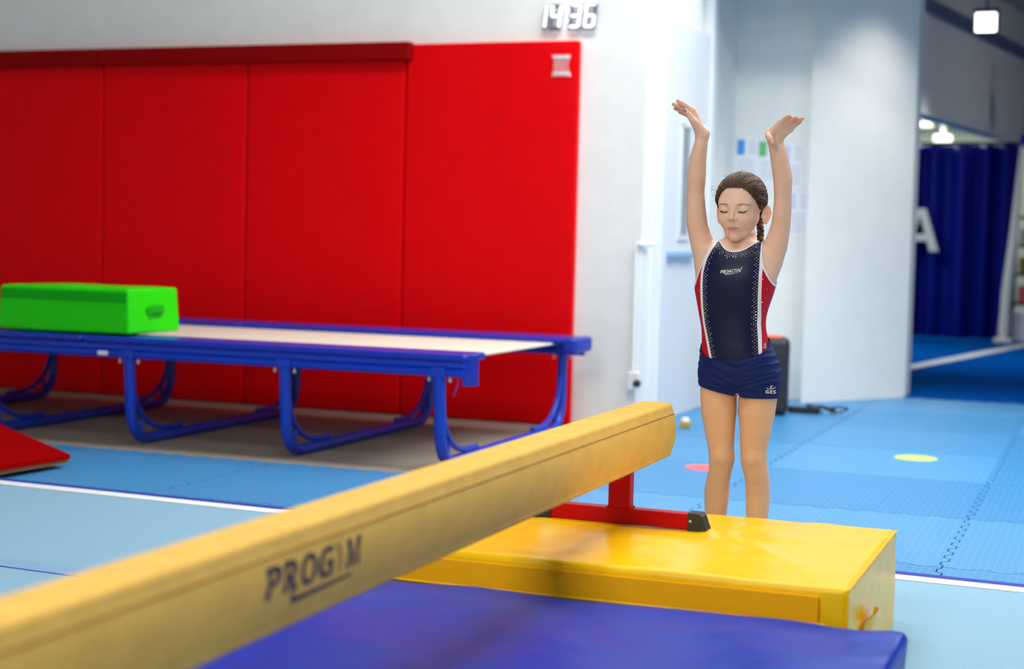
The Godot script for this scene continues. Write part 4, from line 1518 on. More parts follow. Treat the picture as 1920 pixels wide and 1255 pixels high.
func torso_d(p: Vector3) -> float:
	var u := clampf((p.y - LUT_LO) / (LUT_HI - LUT_LO), 0.0, 1.0) * LUT_N
	var k := mini(int(u), LUT_N - 1)
	var f := u - k
	k *= 4
	var cx := lerpf(lut[k], lut[k + 4], f)
	var a := lerpf(lut[k + 1], lut[k + 5], f)
	var b := lerpf(lut[k + 2], lut[k + 6], f)
	var cz := lerpf(lut[k + 3], lut[k + 7], f)
	var dx := p.x - cx
	var dz := p.z - cz
	var l := sqrt(dx * dx + dz * dz)
	var q := pow(pow(absf(dx / a), 2.35) + pow(absf(dz / b), 2.35), 1.0 / 2.35)
	var d := l * (1.0 - 1.0 / q) if q > 0.3 else -0.06
	var dy := maxf(LUT_LO - p.y, p.y - LUT_HI)
	if dy > 0.0:
		d = sqrt(maxf(d, 0.0) * maxf(d, 0.0) + dy * dy) if d > 0.0 else dy
	return d

func ell(p: Vector3, c: Vector3, r: Vector3) -> float:
	var q := p - c
	var k0 := (q / r).length()
	var k1 := (q / (r * r)).length()
	return k0 * (k0 - 1.0) / maxf(k1, 1e-6)

func cap(p: Vector3, a: Vector3, b: Vector3, ra: float, rb: float) -> float:
	var d := b - a
	var t := clampf((p - a).dot(d) / d.length_squared(), 0.0, 1.0)
	return (p - a - d * t).length() - lerpf(ra, rb, t)

var head_turn := Basis(Vector3.UP, deg_to_rad(-4.5)) * Basis(Vector3.RIGHT, deg_to_rad(10.0))
var head_back := head_turn.inverse()

func head_d(w: Vector3) -> float:
	var p := head_back * (w - HEAD_AT)
	var s := Vector3(absf(p.x), p.y, p.z)     # the two sides mirror each other
	var d := ell(p, Vector3(0, 0.045, -0.010), Vector3(0.069, 0.073, 0.084))
	if d > 0.09:
		return d
	d = smin(d, ell(p, Vector3(0, 0.006, 0.026), Vector3(0.0540, 0.066, 0.055)), 0.02)
	d = smin(d, cap(s, Vector3(0.0425, -0.016, 0.008), Vector3(0.0225, -0.0525, 0.043), 0.0140, 0.0115), 0.020)
	d = smin(d, cap(s, Vector3(0.0225, -0.0525, 0.043), Vector3(0.005, -0.0605, 0.064), 0.0115, 0.0105), 0.012)
	d = smin(d, (p - Vector3(0, -0.0570, 0.0680)).length() - 0.0130, 0.014)
	d = smin(d, (s - Vector3(0.0270, -0.008, 0.0515)).length() - 0.0252, 0.016)
	if p.z > 0.03:
		d = smin(d, cap(s, Vector3(0.015, 0.039, 0.070), Vector3(0.037, 0.040, 0.058), 0.0070, 0.0072), 0.018)
		d = smin(d, (p - Vector3(0, -0.0315, 0.066)).length() - 0.0165, 0.014)
		# eye hollows, then the lowered lids
		var e := 0.012 - (s - Vector3(0.029, 0.0255, 0.0855)).length()
		d = -smin(-d, -e, 0.012)
		d = smin(d, ell(s, Vector3(0.0280, 0.0235, 0.0625), Vector3(0.0165, 0.0125, 0.0145)), 0.004)
		# nose
		d = smin(d, cap(p, Vector3(0, 0.030, 0.0755), Vector3(0, 0.0015, 0.0945), 0.0044, 0.0072), 0.008)
		d = smin(d, (s - Vector3(0.0088, -0.0020, 0.0845)).length() - 0.0058, 0.006)
		var no := 0.0029 - (s - Vector3(0.0048, -0.0078, 0.0905)).length()
		d = -smin(-d, -no, 0.002)
		# lips
		d = smin(d, cap(s, Vector3(0.0175, -0.0313, 0.0755), Vector3(0.0028, -0.0283, 0.0832), 0.0017, 0.0031), 0.004)
		d = smin(d, cap(s, Vector3(0.0150, -0.0335, 0.0765), Vector3(0.0, -0.0370, 0.0822), 0.002, 0.0046), 0.004)
		var gap := 0.0015 - cap(s, Vector3(0.0175, -0.0319, 0.079), Vector3(0.0, -0.0322, 0.0868), 0.0, 0.0)
		d = -smin(-d, -gap, 0.002)
	if s.x > 0.05 and absf(p.z + 0.01) < 0.05 and absf(p.y) < 0.06:
		# ear: a thin cupped plate with a rim, hinged forward edge
		var q := s - Vector3(0.0685, -0.003, -0.010)
		var ey := q.y * 0.98 - q.z * 0.17
		var ez := q.z * 0.98 + q.y * 0.17
		var cs := cos(0.62)
		var sn := sin(0.62)
		var ex := q.x * cs + ez * sn          # across the plate
		var ew := -q.x * sn + ez * cs         # along the plate, front to back
		ew += 0.012
		var oval := sqrt(pow(ey / 0.0265, 2.0) + pow(ew / 0.0165, 2.0))
		if ey < 0.0:
			oval = sqrt(pow(ey / 0.0265, 2.0) + pow((ew - 0.003) / (0.0165 + ey * 0.25), 2.0))
		var plate := maxf(absf(ex + 0.001) - 0.0016, (oval - 1.0) * 0.016)
		var rim := sqrt(pow((oval - 0.92) * 0.018, 2.0) + ex * ex) - 0.0032
		var inner := sqrt(pow((oval - 0.52) * 0.018, 2.0) + pow(ex - 0.0006, 2.0)) - 0.0022
		var ear := smin(smin(plate, rim, 0.003), inner, 0.003)
		d = smin(d, ear, 0.004)
	return d

func hand_d(p: Vector3, side: int) -> float:
	var palm := 9.0
	for c in palms[side]:
		palm = smin(palm, c.dist(p), 0.008)
	var fing := 9.0
	for f in 4:
		fing = smin(fing, fingers[side][f].dist(p), 0.0016)
	fing = smin(palm, fing, 0.006)
	return smin(fing, fingers[side][4].dist(p), 0.007)

func lower_d(p: Vector3) -> float:
	var d := torso_d(p)
	var r := 9.0
	var l := 9.0
	if legs[0].near(p):
		r = legs[0].dist(p)
	if legs[1].near(p):
		l = legs[1].dist(p)
	d = smin(d, minf(r, l), 0.03)
	return smin(d, maxf(r, l), 0.012) if maxf(r, l) < 8.0 else d

func body_d(p: Vector3) -> float:
	var d := 9.0
	if p.y > 0.5:
		d = torso_d(p)
	if p.y < 0.72:
		for s in 2:
			var c := legs[s]
			if c.near(p):
				var e := c.dist(p)
				var st: Array = LEG_R if s == 0 else LEG_L
				# kneecap and calf
				if p.y < 0.5:
					e = smin(e, ell(p, Vector3(st[6][0], 0.402, 0.036), Vector3(0.022, 0.026, 0.020)), 0.014)
					e = smin(e, ell(p, Vector3(st[9][0], 0.285, -0.024), Vector3(0.027, 0.06, 0.026)), 0.02)
				d = smin(d, e, 0.03 if p.y > 0.62 else 0.008)
			if p.y < 0.13:
				d = smin(d, feet[s].dist(p), 0.02)
				for tc in toes[s]:
					if tc.near(p):
						d = smin(d, tc.dist(p), 0.004)
	if p.y > 0.93:
		for c in arms:
			if c.near(p):
				d = smin(d, c.dist(p), 0.034)
		if neck_c.near(p):
			d = smin(d, neck_c.dist(p), 0.03)
		if p.y > 1.02 and absf(p.x + 0.012) < 0.14 and absf(p.z) < 0.16:
			d = smin(d, head_d(p), 0.004)
		if p.y > 1.30:
			if p.x < -0.08:
				d = smin(d, hand_d(p, 0), 0.012)
			elif p.x > 0.04:
				d = smin(d, hand_d(p, 1), 0.012)
	return d

func cut(m: MB, val: PackedFloat32Array) -> MB:
	# the part of the mesh where val > 0, cut cleanly along val = 0
	var o := MB.new()
	var at := {}
	for k in range(0, m.t.size(), 3):
		var inn := []
		var tri := [m.t[k], m.t[k + 1], m.t[k + 2]]
		var poly := []
		for e in 3:
			var a: int = tri[e]
			var b: int = tri[(e + 1) % 3]
			if val[a] > 0.0:
				poly.append(a)
			if (val[a] > 0.0) != (val[b] > 0.0):
				poly.append(Vector2i(mini(a, b), maxi(a, b)))
		if poly.size() < 3:
			continue
		for q in poly:
			if not at.has(q):
				at[q] = o.v.size()
				if q is int:
					o.v.append(m.v[q])
					o.n.append(m.n[q])
				else:
					var f := val[q.x] / (val[q.x] - val[q.y])
					o.v.append(m.v[q.x].lerp(m.v[q.y], f))
					o.n.append(m.n[q.x].lerp(m.n[q.y], f).normalized())
			inn.append(at[q])
		for e in range(1, inn.size() - 1):
			o.tri(inn[0], inn[e], inn[e + 1])
	return o

func values(m: MB, f: Callable) -> PackedFloat32Array:
	var o := PackedFloat32Array()
	o.resize(m.v.size())
	for i in m.v.size():
		o[i] = f.call(m.v[i])
	return o

func keep(m: MB, f: Callable) -> MB:
	return cut(m, values(m, f))

func add(a: MB, b: MB) -> void:
	var o := a.v.size()
	a.v.append_array(b.v)
	a.n.append_array(b.n)
	a.c.append_array(b.c)
	for i in b.t:
		a.t.append(i + o)

func shift(m: MB, by: float) -> MB:
	for i in m.v.size():
		m.v[i] += m.n[i] * by
	return m

func curve_at(c: Array, y: float, along := 1) -> float:
	# value of the other coordinate where this one is y (points sorted by it, either way)
	var o := 1 - along
	var n := c.size()
	var up: bool = c[n - 1][along] > c[0][along]
	for i in n - 1:
		var a: float = c[i][along]
		var b: float = c[i + 1][along]
		if (y <= b) == up or i == n - 2:
			return lerpf(c[i][o], c[i + 1][o], (y - a) / (b - a))
	return c[0][o]

const NECK := [[-0.0800, 1.085], [-0.0727, 1.0600], [-0.0626, 1.0522], [-0.0507, 1.0400], [-0.0373, 1.0310], [-0.0208, 1.0268], [0.0019, 1.0290], [0.0211, 1.0383], [0.0337, 1.0482], [0.0431, 1.0570], [0.050, 1.085]]
const HOLE_R := [[-0.076, 1.10], [-0.0799, 1.0556], [-0.0961, 1.0305], [-0.1120, 0.9928], [-0.1248, 0.9589], [-0.1370, 0.9249], [-0.165, 0.885]]
const HOLE_L := [[0.058, 1.10], [0.0620, 1.0574], [0.0704, 1.0079], [0.0764, 0.9816], [0.0926, 0.9492], [0.1069, 0.9230], [0.145, 0.87]]
const STRIPE_R := [[-0.074, 1.08], [-0.0826, 1.0453], [-0.1010, 1.0031], [-0.1095, 0.9627], [-0.1100, 0.9260], [-0.1076, 0.8523], [-0.1004, 0.8024], [-0.0887, 0.7591], [-0.0770, 0.7143], [-0.0690, 0.6839], [-0.06, 0.62]]
const STRIPE_L := [[0.062, 1.08], [0.0660, 1.0315], [0.0690, 0.9750], [0.0681, 0.9253], [0.0655, 0.8591], [0.0638, 0.8094], [0.0687, 0.7663], [0.0734, 0.7233], [0.0777, 0.6914], [0.084, 0.62]]

func g_neck(p: Vector3) -> float:
	var y := curve_at(NECK, clampf(p.x, -0.0795, 0.0495), 0)
	if p.z < -0.01:
		y = lerpf(y, maxf(y, 1.045), clampf((-0.01 - p.z) / 0.03, 0.0, 1.0))
	return y - p.y

func g_hole_r(p: Vector3) -> float:
	return (p.x - curve_at(HOLE_R, clampf(p.y, 0.886, 1.095))) * 0.85

func g_hole_l(p: Vector3) -> float:
	return (curve_at(HOLE_L, clampf(p.y, 0.871, 1.095)) - p.x) * 0.85

func waist_y(p: Vector3) -> float:
	return 0.752 + 0.08 * p.x - (0.6 if p.z > 0.0 else 0.2) * p.z

func hem_y(p: Vector3) -> float:
	var notch := 0.014 * exp(-pow((p.x - 0.011) / 0.007, 2.0))
	if p.x < 0.011:
		return 0.612 - 0.21 * (maxf(p.x, -0.13) + 0.1085) + notch
	return 0.5868 + notch

var fold := FastNoiseLite.new()

func shorts_d(p: Vector3) -> float:
	var d := lower_d(p)
	if d > 0.05:
		return d
	var w := 0.0
	if d < 0.02:
		# pulled folds across the hips towards the crotch, a front seam, a sewn hem
		var side := absf(p.x - 0.010)
		var n := fold.get_noise_3d(p.x * 10.0, (p.y - 0.30 * side) * 62.0, p.z * 8.0)
		var inside := clampf((0.745 - p.y) / 0.02, 0.0, 1.0) * clampf((p.y - 0.600) / 0.02, 0.0, 1.0)
		w = (0.0068 * (0.5 - absf(n)) - 0.0020) * inside
		if p.z > 0.0:
			w -= 0.0016 * exp(-pow((p.x + 0.004 - 0.12 * (0.60 - p.y)) / 0.0028, 2.0))
		var hx := p.y - hem_y(p)
		w += 0.0010 * clampf(1.0 - absf(hx - 0.004) / 0.004, 0.0, 1.0) - 0.0008 * exp(-pow((hx - 0.016) / 0.0025, 2.0))
	return d - 0.0062 - w

func leo_d(p: Vector3) -> float:
	return body_d(p) - 0.0026

func front_z(f: Callable, x: float, y: float) -> float:
	var z := 0.13
	while z > -0.06 and f.call(Vector3(x, y, z)) > 0.0:
		z -= 0.005
	var lo := z
	var hi := z + 0.005
	for k in 8:
		var m := (lo + hi) / 2
		if f.call(Vector3(x, y, m)) > 0.0:
			hi = m
		else:
			lo = m
	return hi

func conform(m: MB, f: Callable, at: Vector2, turn: float, off: float) -> MB:
	# lay flat letters onto a cloth
	var seen := {}
	for i in m.v.size():
		var q := Vector2(m.v[i].x, m.v[i].y).rotated(turn) + at
		var key := Vector2i((q * 20000.0).round())
		if not seen.has(key):
			seen[key] = front_z(f, q.x, q.y)
		m.v[i] = Vector3(q.x, q.y, seen[key] + off + m.v[i].z)
		m.n[i] = Vector3.BACK
	return m

func lay_round(m: MB, f: Callable, c: Vector3, start: float) -> MB:
	# lay flat letters round the trunk: x becomes an angle about a vertical axis through c
	for i in m.v.size():
		var an := start + m.v[i].x / 0.098
		var dir := Vector3(sin(an), 0, cos(an))
		var o := Vector3(c.x, c.y + m.v[i].y, c.z)
		var lo := 0.03
		var hi := 0.15
		for k in 12:
			var r := (lo + hi) / 2
			if f.call(o + dir * r) < 0.0:
				lo = r
			else:
				hi = r
		m.v[i] = o + dir * (hi + 0.0007 + m.v[i].z)
		m.n[i] = dir
	return m

func skin_color(p: Vector3) -> Color:
	var c := Color(0.76, 0.465, 0.33)
	var lip := Color(0.56, 0.19, 0.175)
	var ruddy := Color(0.70, 0.30, 0.20)
	if p.y > 1.04 and absf(p.x + 0.012) < 0.1 and absf(p.z) < 0.14:
		var q := head_back * (p - HEAD_AT)
		var ax := absf(q.x)
		c = Color(0.79, 0.49, 0.355)
		if q.z > 0.05:
			var f := 1.0 - ax / 0.0185
			if f > 0.0:
				var up := -0.0283 + 0.0028 * (1.0 - absf(ax - 0.004) / 0.0145)
				var dn := -0.0327 - 0.0072 * sqrt(f)
				var k := clampf((up - q.y) / 0.0012, 0.0, 1.0) * clampf((q.y - dn) / 0.0012, 0.0, 1.0)
				c = c.lerp(lip, k * 0.85)
			var ch2 := Vector2(ax - 0.036, q.y + 0.008).length()
			c = c.lerp(ruddy, 0.16 * clampf(1.0 - ch2 / 0.024, 0.0, 1.0))
		if ax > 0.069 and absf(q.y) < 0.035 and q.z < 0.02:
			c = c.lerp(ruddy, 0.22)
	elif p.y > 1.33:
		# finger tips
		for key in [HAND_R, HAND_L]:
			for f in 5:
				var t: Array = key[f][3]
				var d := p.distance_to(Vector3(t[0], t[1], t[2]))
				c = c.lerp(ruddy, 0.5 * clampf(1.0 - d / 0.03, 0.0, 1.0))
	elif p.y < 0.6:
		c = Color(0.76, 0.43, 0.24)
	return c

func build_person() -> void:
	setup_fields()
	var t := thing("person", "young gymnast in navy and red leotard and navy shorts with both arms raised", "person", Vector3(-1.055, 0.012, -4.75))
	var body := body_d
	# one skin: coarse grid for trunk and limbs, fine ones for head and hands, cut where they meet
	var neck_cut := func(p: Vector3) -> float: return p.y + 0.5 * p.z - 1.062
	var m := Net.mesh(body, Vector3(-0.2, -0.02, -0.13), Vector3(0.19, 1.40, 0.17), 0.0065)
	m = keep(m, func(p): return 0.003 - minf(neck_cut.call(p), 0.09 - absf(p.x + 0.012)))
	m = keep(m, func(p): return 1.369 - p.y if p.x < -0.03 else (1.329 - p.y if p.x > 0.03 else 1.0))
	var hd := Net.mesh(body, Vector3(-0.105, 1.02, -0.115), Vector3(0.085, 1.28, 0.12), 0.0023)
	hd = keep(hd, func(p): return 0.003 + minf(neck_cut.call(p), 0.09 - absf(p.x + 0.012)))
	add(m, hd)
	add(m, keep(Net.mesh(body, Vector3(-0.23, 1.35, 0.02), Vector3(-0.09, 1.49, 0.125), 0.0022), func(p): return p.y - 1.361))
	add(m, keep(Net.mesh(body, Vector3(0.06, 1.31, 0.02), Vector3(0.21, 1.44, 0.14), 0.0022), func(p): return p.y - 1.321))
	for p in m.v:
		m.c.append(skin_color(p))
	part("body", m, M.skin, t)
	build_clothes(t)
	build_hair(t)
	# nail polish on the thumb
	var nl := MB.new()
	nl.rbox(Vector3(-0.1672, 1.4438, 0.1096), Vector3(0.006, 0.0075, 0.0016), 0.0007, Basis(Vector3.BACK, 0.6))
	part("nail", nl, M.nail, t)

func build_clothes(t: Node3D) -> void:
	var leo := Net.mesh(leo_d, Vector3(-0.17, 0.64, -0.12), Vector3(0.15, 1.10, 0.12), 0.0048)
	leo = keep(leo, func(p): return p.y - 0.66)
	var inner := func(p: Vector3) -> float: return minf(g_neck(p), minf(g_hole_r(p), g_hole_l(p)))
	leo = keep(leo, inner)
	# cut off the trims, then the stripes and panels
	var trim := MB.new()
	for f in [g_neck, g_hole_r, g_hole_l]:
		add(trim, keep(leo, func(p): return 0.0042 - f.call(p)))
		leo = keep(leo, func(p): return f.call(p) - 0.0042)
	var sr := func(p: Vector3) -> float: return p.x - curve_at(STRIPE_R, p.y)
	var sl := func(p: Vector3) -> float: return curve_at(STRIPE_L, p.y) - p.x
	var side_r := keep(leo, func(p): return -0.0042 - sr.call(p))
	var side_l := keep(leo, func(p): return -0.0046 - sl.call(p))
	var mid := keep(keep(leo, func(p): return sr.call(p) - 0.0042), func(p): return sl.call(p) - 0.0046)
	var stripe := keep(leo, func(p): return 0.0042 - absf(sr.call(p)))
	add(stripe, keep(leo, func(p): return 0.0046 - absf(sl.call(p))))
	var lt := part("leotard", mid, M.navy_lycra, t, "navy sleeveless leotard with white trim")
	part("side_panel", side_r, M.red_lycra, lt, "red side panel")
	part("side_panel", side_l, M.red_lycra, lt, "red side panel")
	part("trim", shift(trim, 0.0008), M.white_trim, lt, "white binding")
	part("stripe", shift(stripe, 0.0005), M.white_trim, lt, "white stripe between panels")
	# rhinestones
	var rs := MB.new()
	var rg := RandomNumberGenerator.new()
	rg.seed = 8
	var spots: Array[Vector2] = []
	var y := 1.04
	var row := 0
	while y > 0.70:
		for k in 3:
			if k == 2 and row % 2 == 1:
				continue
			var dx := 0.0082 + 0.0050 * k
			var yy := y + (0.0044 if k == 1 else 0.0) + rg.randf_range(-0.0006, 0.0006)
			spots.append(Vector2(curve_at(STRIPE_R, yy) + dx, yy))
			spots.append(Vector2(curve_at(STRIPE_L, yy) - dx, yy))
		y -= 0.0088
		row += 1
	for k in 18:
		var x := lerpf(-0.068, 0.039, k / 17.0)
		for q in 4:
			if q == 3 and k % 3 != 0:
				continue
			var xo := x + (0.0025 if q % 2 == 1 else 0.0)
			var ny := curve_at(NECK, clampf(xo, -0.07, 0.042), 0)
			var sx := (curve_at(NECK, clampf(xo + 0.004, -0.072, 0.043), 0) - ny) / 0.004
			var nr := Vector2(sx, -1.0).normalized()
			var pt := Vector2(xo, ny) + nr * (0.0085 + 0.0046 * q)
			if pt.x > curve_at(STRIPE_R, pt.y) + 0.006 and pt.x < curve_at(STRIPE_L, pt.y) - 0.006:
				spots.append(pt)
	for k in [Vector2(-0.12, 0.905), Vector2(-0.112, 0.83), Vector2(-0.102, 0.77), Vector2(0.076, 0.945), Vector2(0.086, 0.915), Vector2(0.073, 0.875), Vector2(0.076, 0.85), Vector2(0.071, 0.80), Vector2(0.082, 0.89)]:
		spots.append(k)
	var lf := leo_d
	for s in spots:
		var z := front_z(lf, s.x, s.y) + 0.0005
		if z < -0.04:
			continue
		var o := Vector3(s.x, s.y, z)
		var r := rg.randf_range(0.0011, 0.0016)
		var nn := Vector3(leo_d(o + Vector3(0.002, 0, 0)) - leo_d(o - Vector3(0.002, 0, 0)), leo_d(o + Vector3(0, 0.002, 0)) - leo_d(o - Vector3(0, 0.002, 0)), leo_d(o + Vector3(0, 0, 0.002)) - leo_d(o - Vector3(0, 0, 0.002))).normalized()
		var sd := nn.cross(Vector3.UP).normalized()
		var up := sd.cross(nn)
		var ring := []
		for k in 6:
			ring.append(o + (sd * cos(TAU * k / 6) + up * sin(TAU * k / 6)) * r)
		for k in 6:
			rs.face([o + nn * r * 0.9, ring[k], ring[(k + 1) % 6]])
	var rn := part("rhinestones", rs, M.rhinestone, lt, "rows of small glittering stones")
	rn.set_meta("kind", "stuff")
	# chest print
	var word := text_flat("PROACTI", 0.0098, 0.0004, 0.22)
	var wmax := 0.0
	for p in word.v:
		wmax = maxf(wmax, p.x)
	for i in word.v.size():
		word.v[i].x *= 0.054 / wmax
	# last letter: a tick that reaches above the line; below, a tapering swoosh
	word.prism(PackedVector2Array([Vector2(0.0548, 0.0098), Vector2(0.0575, 0.0098), Vector2(0.0585, 0.0035), Vector2(0.0655, 0.0150), Vector2(0.0672, 0.0150), Vector2(0.0592, 0.0), Vector2(0.0565, 0.0)]), 0.0004)
	word.prism(PackedVector2Array([Vector2(0.0105, 0.001), Vector2(0.0128, 0.001), Vector2(0.0150, -0.0022), Vector2(0.030, -0.0026), Vector2(0.055, -0.0022), Vector2(0.030, -0.0044), Vector2(0.0142, -0.0046)]), 0.0004)
	part("chest_print", conform(word, lf, Vector2(-0.0490, 0.9590), 0.10, 0.0008), M.white_trim, lt, "white print PROACTIV")
	# club mark on the side panel
	part("club_mark", lay_round(club_mark(0.95), lf, Vector3(-0.0145, 0.736, 0.0), 1.16), M.white_trim, lt, "white club mark GES")
	# shorts
	var shf := shorts_d
	var sh := Net.mesh(shf, Vector3(-0.15, 0.55, -0.13), Vector3(0.155, 0.80, 0.12), 0.0044)
	sh = keep(sh, func(p): return waist_y(p) - p.y)
	sh = keep(sh, func(p): return p.y - hem_y(p))
	var legs := keep(sh, func(p): return waist_y(p) - 0.020 - p.y)
	var band := keep(sh, func(p): return p.y - waist_y(p) + 0.0204)
	for i in band.v.size():
		var p := band.v[i]
		var an := atan2(p.z, p.x + 0.012)
		var f := (waist_y(p) - p.y) / 0.02
		band.v[i] = p + band.n[i] * (0.0006 + 0.0012 * sin(f * PI) + 0.0006 * sin(an * 90.0))
	var so := part("shorts", legs, M.navy_shorts, t, "short navy stretch shorts")
	part("waistband", band, M.navy_shorts, so)
	part("club_mark", conform(club_mark(1.25), shf, Vector2(0.0945, 0.6035), -0.06, 0.0008), M.white_trim, so, "white club mark GES")

func club_mark(k: float) -> MB:
	# three letters under a small leaping figure
	var m := text_flat("GES", 0.0085 * k, 0.0004, 0.0)
	var wmax := 0.0
	for p in m.v:
		wmax = maxf(wmax, p.x)
	for i in m.v.size():
		m.v[i].x *= 0.0205 * k / wmax
	var strokes := [[Vector2(0.001, 0.0135), Vector2(0.007, 0.0115), Vector2(0.013, 0.0120), Vector2(0.0195, 0.0155)], [Vector2(0.0105, 0.0120), Vector2(0.0100, 0.0160), Vector2(0.0085, 0.0185)], [Vector2(0.0105, 0.0155), Vector2(0.0135, 0.0195)], [Vector2(0.0100, 0.0165), Vector2(0.0108, 0.0205)]]
	for s in strokes:
		var l := PackedVector2Array()
		var r := PackedVector2Array()
		for i in s.size():
			var d: Vector2 = (s[mini(i + 1, s.size() - 1)] - s[maxi(i - 1, 0)]).normalized().orthogonal()
			var w := 0.0009 if i > 0 and i < s.size() - 1 else 0.0004
			l.append((s[i] + d * w) * k)
			r.append((s[i] - d * w) * k)
		r.reverse()
		l.append_array(r)
		m.prism(l, 0.0004)
	return m

func hair_line(p: Vector3) -> float:
	# > 0 where hair grows, in the head's own frame
	var c := [[-0.13, -0.062], [-0.03, -0.045], [-0.012, 0.022], [0.018, 0.020], [0.033, 0.036], [0.047, 0.060], [0.054, 0.086], [0.066, 0.094], [0.10, 0.096]]
	return p.y - curve_at([[c[0][1], c[0][0]], [c[1][1], c[1][0]], [c[2][1], c[2][0]], [c[3][1], c[3][0]], [c[4][1], c[4][0]], [c[5][1], c[5][0]], [c[6][1], c[6][0]], [c[7][1], c[7][0]], [c[8][1], c[8][0]]], clampf(p.z, -0.129, 0.099), 1)

func skull_d(p: Vector3) -> float:
	# head without ears and features, for the hair to lie on
	var d := ell(p, Vector3(0, 0.045, -0.010), Vector3(0.069, 0.073, 0.084))
	return smin(d, ell(p, Vector3(0, 0.006, 0.026), Vector3(0.0575, 0.068, 0.055)), 0.02)

func hair_d(p: Vector3) -> float:
	var g := hair_line(p)
	return skull_d(p) - 0.0012 - 0.0055 * smoothstep(0.0, 0.022, g)

func on_hair(dir: Vector3, lift: float) -> Vector3:
	var c := Vector3(0, 0.035, -0.008)
	var lo := 0.03
	var hi := 0.14
	for k in 8:
		var m := (lo + hi) / 2
		if hair_d(c + dir * m) < lift:
			lo = m
		else:
			hi = m
	return c + dir * hi

func build_hair(t: Node3D) -> void:
	var hold := Node3D.new()
	hold.name = "hair"
	hold.set_meta("label", "brown wavy hair pulled back into a braid")
	t.add_child(hold)
	hold.transform = Transform3D(head_turn, HEAD_AT)
	var cap_m := Net.mesh(hair_d, Vector3(-0.085, -0.08, -0.11), Vector3(0.085, 0.14, 0.09), 0.0032)
	cap_m = keep(cap_m, hair_line)
	part("hair_cap", cap_m, M.hair, hold)
	# strands from the hairline, drawn over the skull to the knot
	var rg := RandomNumberGenerator.new()
	rg.seed = 17
	var knot := (Vector3(0.010, 0.005, -0.098) - Vector3(0, 0.035, -0.008)).normalized()
	var sets := [MB.new(), MB.new(), MB.new()]
	var line := []
	for k in 81:
		var ph := deg_to_rad(lerpf(-112.0, 112.0, k / 80.0))
		var el := 85.0
		var dir := Vector3.UP
		while el > -45.0:
			var e := deg_to_rad(el)
			dir = Vector3(sin(ph) * cos(e), sin(e), cos(ph) * cos(e))
			if hair_line(on_hair(dir, 0.0)) < 0.0:
				break
			el -= 2.5
		line.append([ph, el])
	for k in 820:
		var f := rg.randf() * 80.0
		var i := mini(int(f), 79)
		var ph: float = lerpf(line[i][0], line[i + 1][0], f - i)
		var el: float = lerpf(line[i][1], line[i + 1][1], f - i) + (rg.randf_range(-1.0, 3.0) if rg.randf() < 0.6 else rg.randf_range(0.0, 40.0))
		var e := deg_to_rad(minf(el, 84.0))
		var d0 := Vector3(sin(ph) * cos(e), sin(e), cos(ph) * cos(e))
		var pts := []
		var rad := []
		var amp := rg.randf_range(0.0, 0.035)
		var frq := rg.randf_range(8.0, 22.0)
		var off := rg.randf() * TAU
		var lift := rg.randf_range(-0.0004, 0.0018)
		var n := 13
		for s in n:
			var q := float(s) / (n - 1)
			var d := d0.slerp(knot, q)
			var sd := d.cross(knot).normalized()
			d = (d + sd * amp * sin(q * frq + off) * sin(q * PI)).normalized()
			pts.append(on_hair(d, lift + 0.0008 * sin(q * frq * 1.7 + off)))
			rad.append(lerpf(0.0004, 0.0011, minf(q * 4.0, 1.0)))
		sets[0 if rg.randf() < 0.45 else (1 if rg.randf() < 0.6 else 2)].tube(pts, rad, 4, false)
	for k in 3:
		part("strands", sets[k], [M.hair, M.hair_light, M.hair_dark][k], hold).set_meta("kind", "stuff")
	# loose curls round the hairline
	var cu := MB.new()
	for k in 64:
		var i := rg.randi_range(0, 80)
		var ph: float = line[i][0]
		var e: float = deg_to_rad(minf(line[i][1] + rg.randf_range(0.0, 35.0 if k % 2 == 0 else 80.0), 88.0))
		var d0 := Vector3(sin(ph) * cos(e), sin(e), cos(ph) * cos(e))
		var p := on_hair(d0, 0.0)
		var ax := Vector3(rg.randf_range(-1, 1), rg.randf_range(-1, 1), rg.randf_range(-1, 1)).normalized()
		var v := (d0 + ax * 0.9).normalized()
		var pts := [p]
		var bendy := rg.randf_range(6.0, 26.0)
		var st := rg.randf_range(0.0009, 0.0016)
		for s in 12:
			v = v.rotated(ax, deg_to_rad(bendy))
			p += v * st
			pts.append(p)
		cu.tube(pts, 0.00032, 3, false)
	# the ringlet at her temple
	for q in [[Vector3(-0.0675, 0.082, 0.028), 0.0065, 0.82], [Vector3(-0.0690, 0.055, 0.022), 0.006, 0.6], [Vector3(-0.0680, 0.070, 0.026), 0.008, 0.55]]:
		var pts := []
		for s in 22:
			var an: float = -0.6 + TAU * q[2] * s / 21.0
			pts.append(q[0] + Vector3(-q[1] + q[1] * cos(an), q[1] * sin(an), 0.002 * s / 21.0))
		cu.tube(pts, 0.00042, 4, false)
	part("loose_curls", cu, M.hair, hold).set_meta("kind", "stuff")
	# three-strand braid hanging down behind the neck
	var path := Curve3D.new()
	for p in [Vector3(0.008, -0.002, -0.100), Vector3(0.026, -0.030, -0.100), Vector3(0.036, -0.062, -0.082), Vector3(0.036, -0.095, -0.078), Vector3(0.030, -0.135, -0.095), Vector3(0.026, -0.19, -0.112)]:
		path.add_point(p)
	for k in 3:
		var b := MB.new()
		var pts := []
		var rad := []
		for s in 70:
			var q := s / 69.0
			var o := path.sample_baked(q * path.get_baked_length(), true)
			var an := q * 34.0 + TAU * k / 3.0
			pts.append(o + Vector3(0.0062 * sin(an), 0, 0.0042 * sin(an * 2.0)))
			rad.append(0.0064 * (1.0 - 0.35 * q))
		b.tube(pts, rad, 8)
		part("braid_strand", b, [M.hair, M.hair_dark, M.hair_light][k], hold)
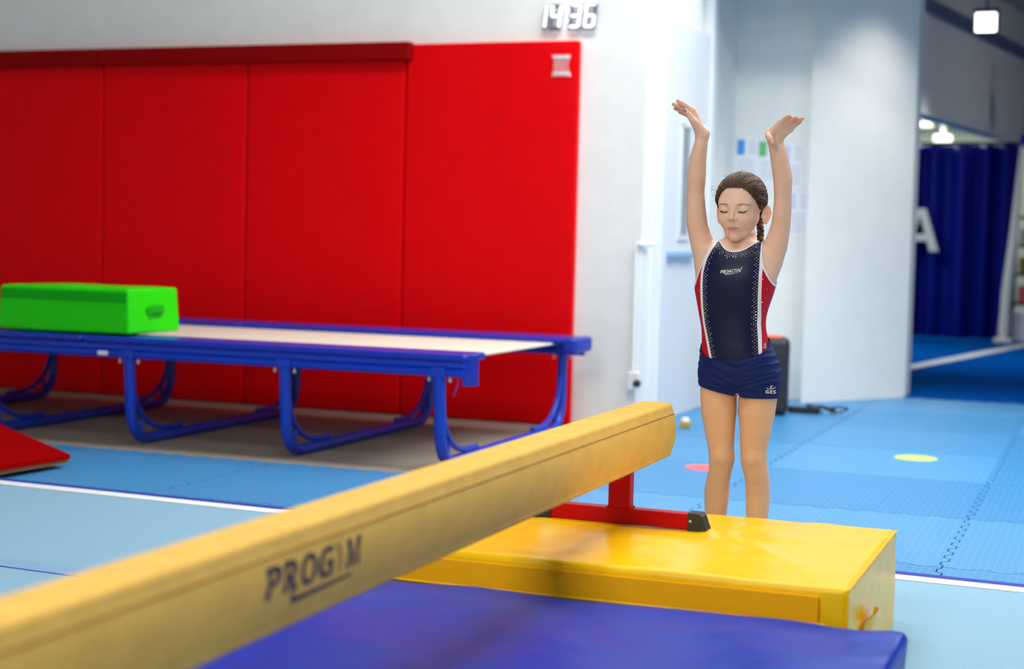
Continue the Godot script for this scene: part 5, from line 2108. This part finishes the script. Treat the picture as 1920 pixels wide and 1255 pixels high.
	# brows and lashes follow the face
	var face := func(x: float, y: float) -> Vector3:
		var z := 0.12
		while z > 0.02 and head_d(head_turn * Vector3(x, y, z) + HEAD_AT) > 0.0:
			z -= 0.0015
		return Vector3(x, y, z + 0.0008)
	# inner lip colour; shade of lip gap and nostrils set as dark shapes
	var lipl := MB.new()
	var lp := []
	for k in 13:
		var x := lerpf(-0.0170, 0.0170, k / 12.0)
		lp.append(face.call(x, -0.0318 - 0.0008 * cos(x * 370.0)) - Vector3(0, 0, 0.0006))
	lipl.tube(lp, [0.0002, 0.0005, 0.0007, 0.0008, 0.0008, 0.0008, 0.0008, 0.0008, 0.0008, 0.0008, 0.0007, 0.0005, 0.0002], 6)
	part("mouth_line_shade", lipl, M.lip_inner_shade, hold)
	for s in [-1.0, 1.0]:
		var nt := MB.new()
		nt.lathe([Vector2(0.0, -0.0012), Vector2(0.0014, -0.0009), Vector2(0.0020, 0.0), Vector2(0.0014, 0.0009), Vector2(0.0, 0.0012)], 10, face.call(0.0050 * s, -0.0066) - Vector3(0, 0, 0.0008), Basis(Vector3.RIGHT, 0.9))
		part("nostril_shade", nt, M.lip_inner_shade, hold)
	for s in [-1.0, 1.0]:
		var bw := MB.new()
		for k in 80:
			var q := rg.randf()
			var x := lerpf(0.0135, 0.0435, q)
			var y := 0.0385 + 0.0036 * sin(q * 2.6) - 0.0020 * q + rg.randf_range(-0.0012, 0.0012) * (1.0 - 0.6 * q)
			bw.tube([face.call(x * s, y), face.call((x + 0.0030) * s, y + 0.0012 * (1.0 - 2.0 * q)), face.call((x + 0.0058) * s, y + 0.0010 * (1.0 - 3.0 * q))], 0.00045, 3, false)
		part("eyebrow", bw, M.brow, hold)
		var lm := MB.new()
		var pts := []
		for k in 15:
			var q := k / 14.0
			var x := lerpf(0.0165, 0.0405, q)
			pts.append(face.call(x * s, 0.0188 - 0.0030 * sin(q * PI) + 0.0012 * q))
		lm.tube(pts, 0.0013, 5, false)
		for k in 50:
			var q := rg.randf()
			var x := lerpf(0.0165, 0.0405, q)
			var o: Vector3 = face.call(x * s, 0.0188 - 0.0030 * sin(q * PI) + 0.0012 * q)
			var ln := rg.randf_range(0.003, 0.0055)
			lm.tube([o, o + Vector3(s * (q - 0.35) * 0.5, -0.75, 0.55).normalized() * ln * 0.6, o + Vector3(s * (q - 0.35) * 0.9, -0.75, 0.8).normalized() * ln], [0.0004, 0.0003, 0.00012], 3, false)
		part("eyelashes", lm, M.lash, hold)
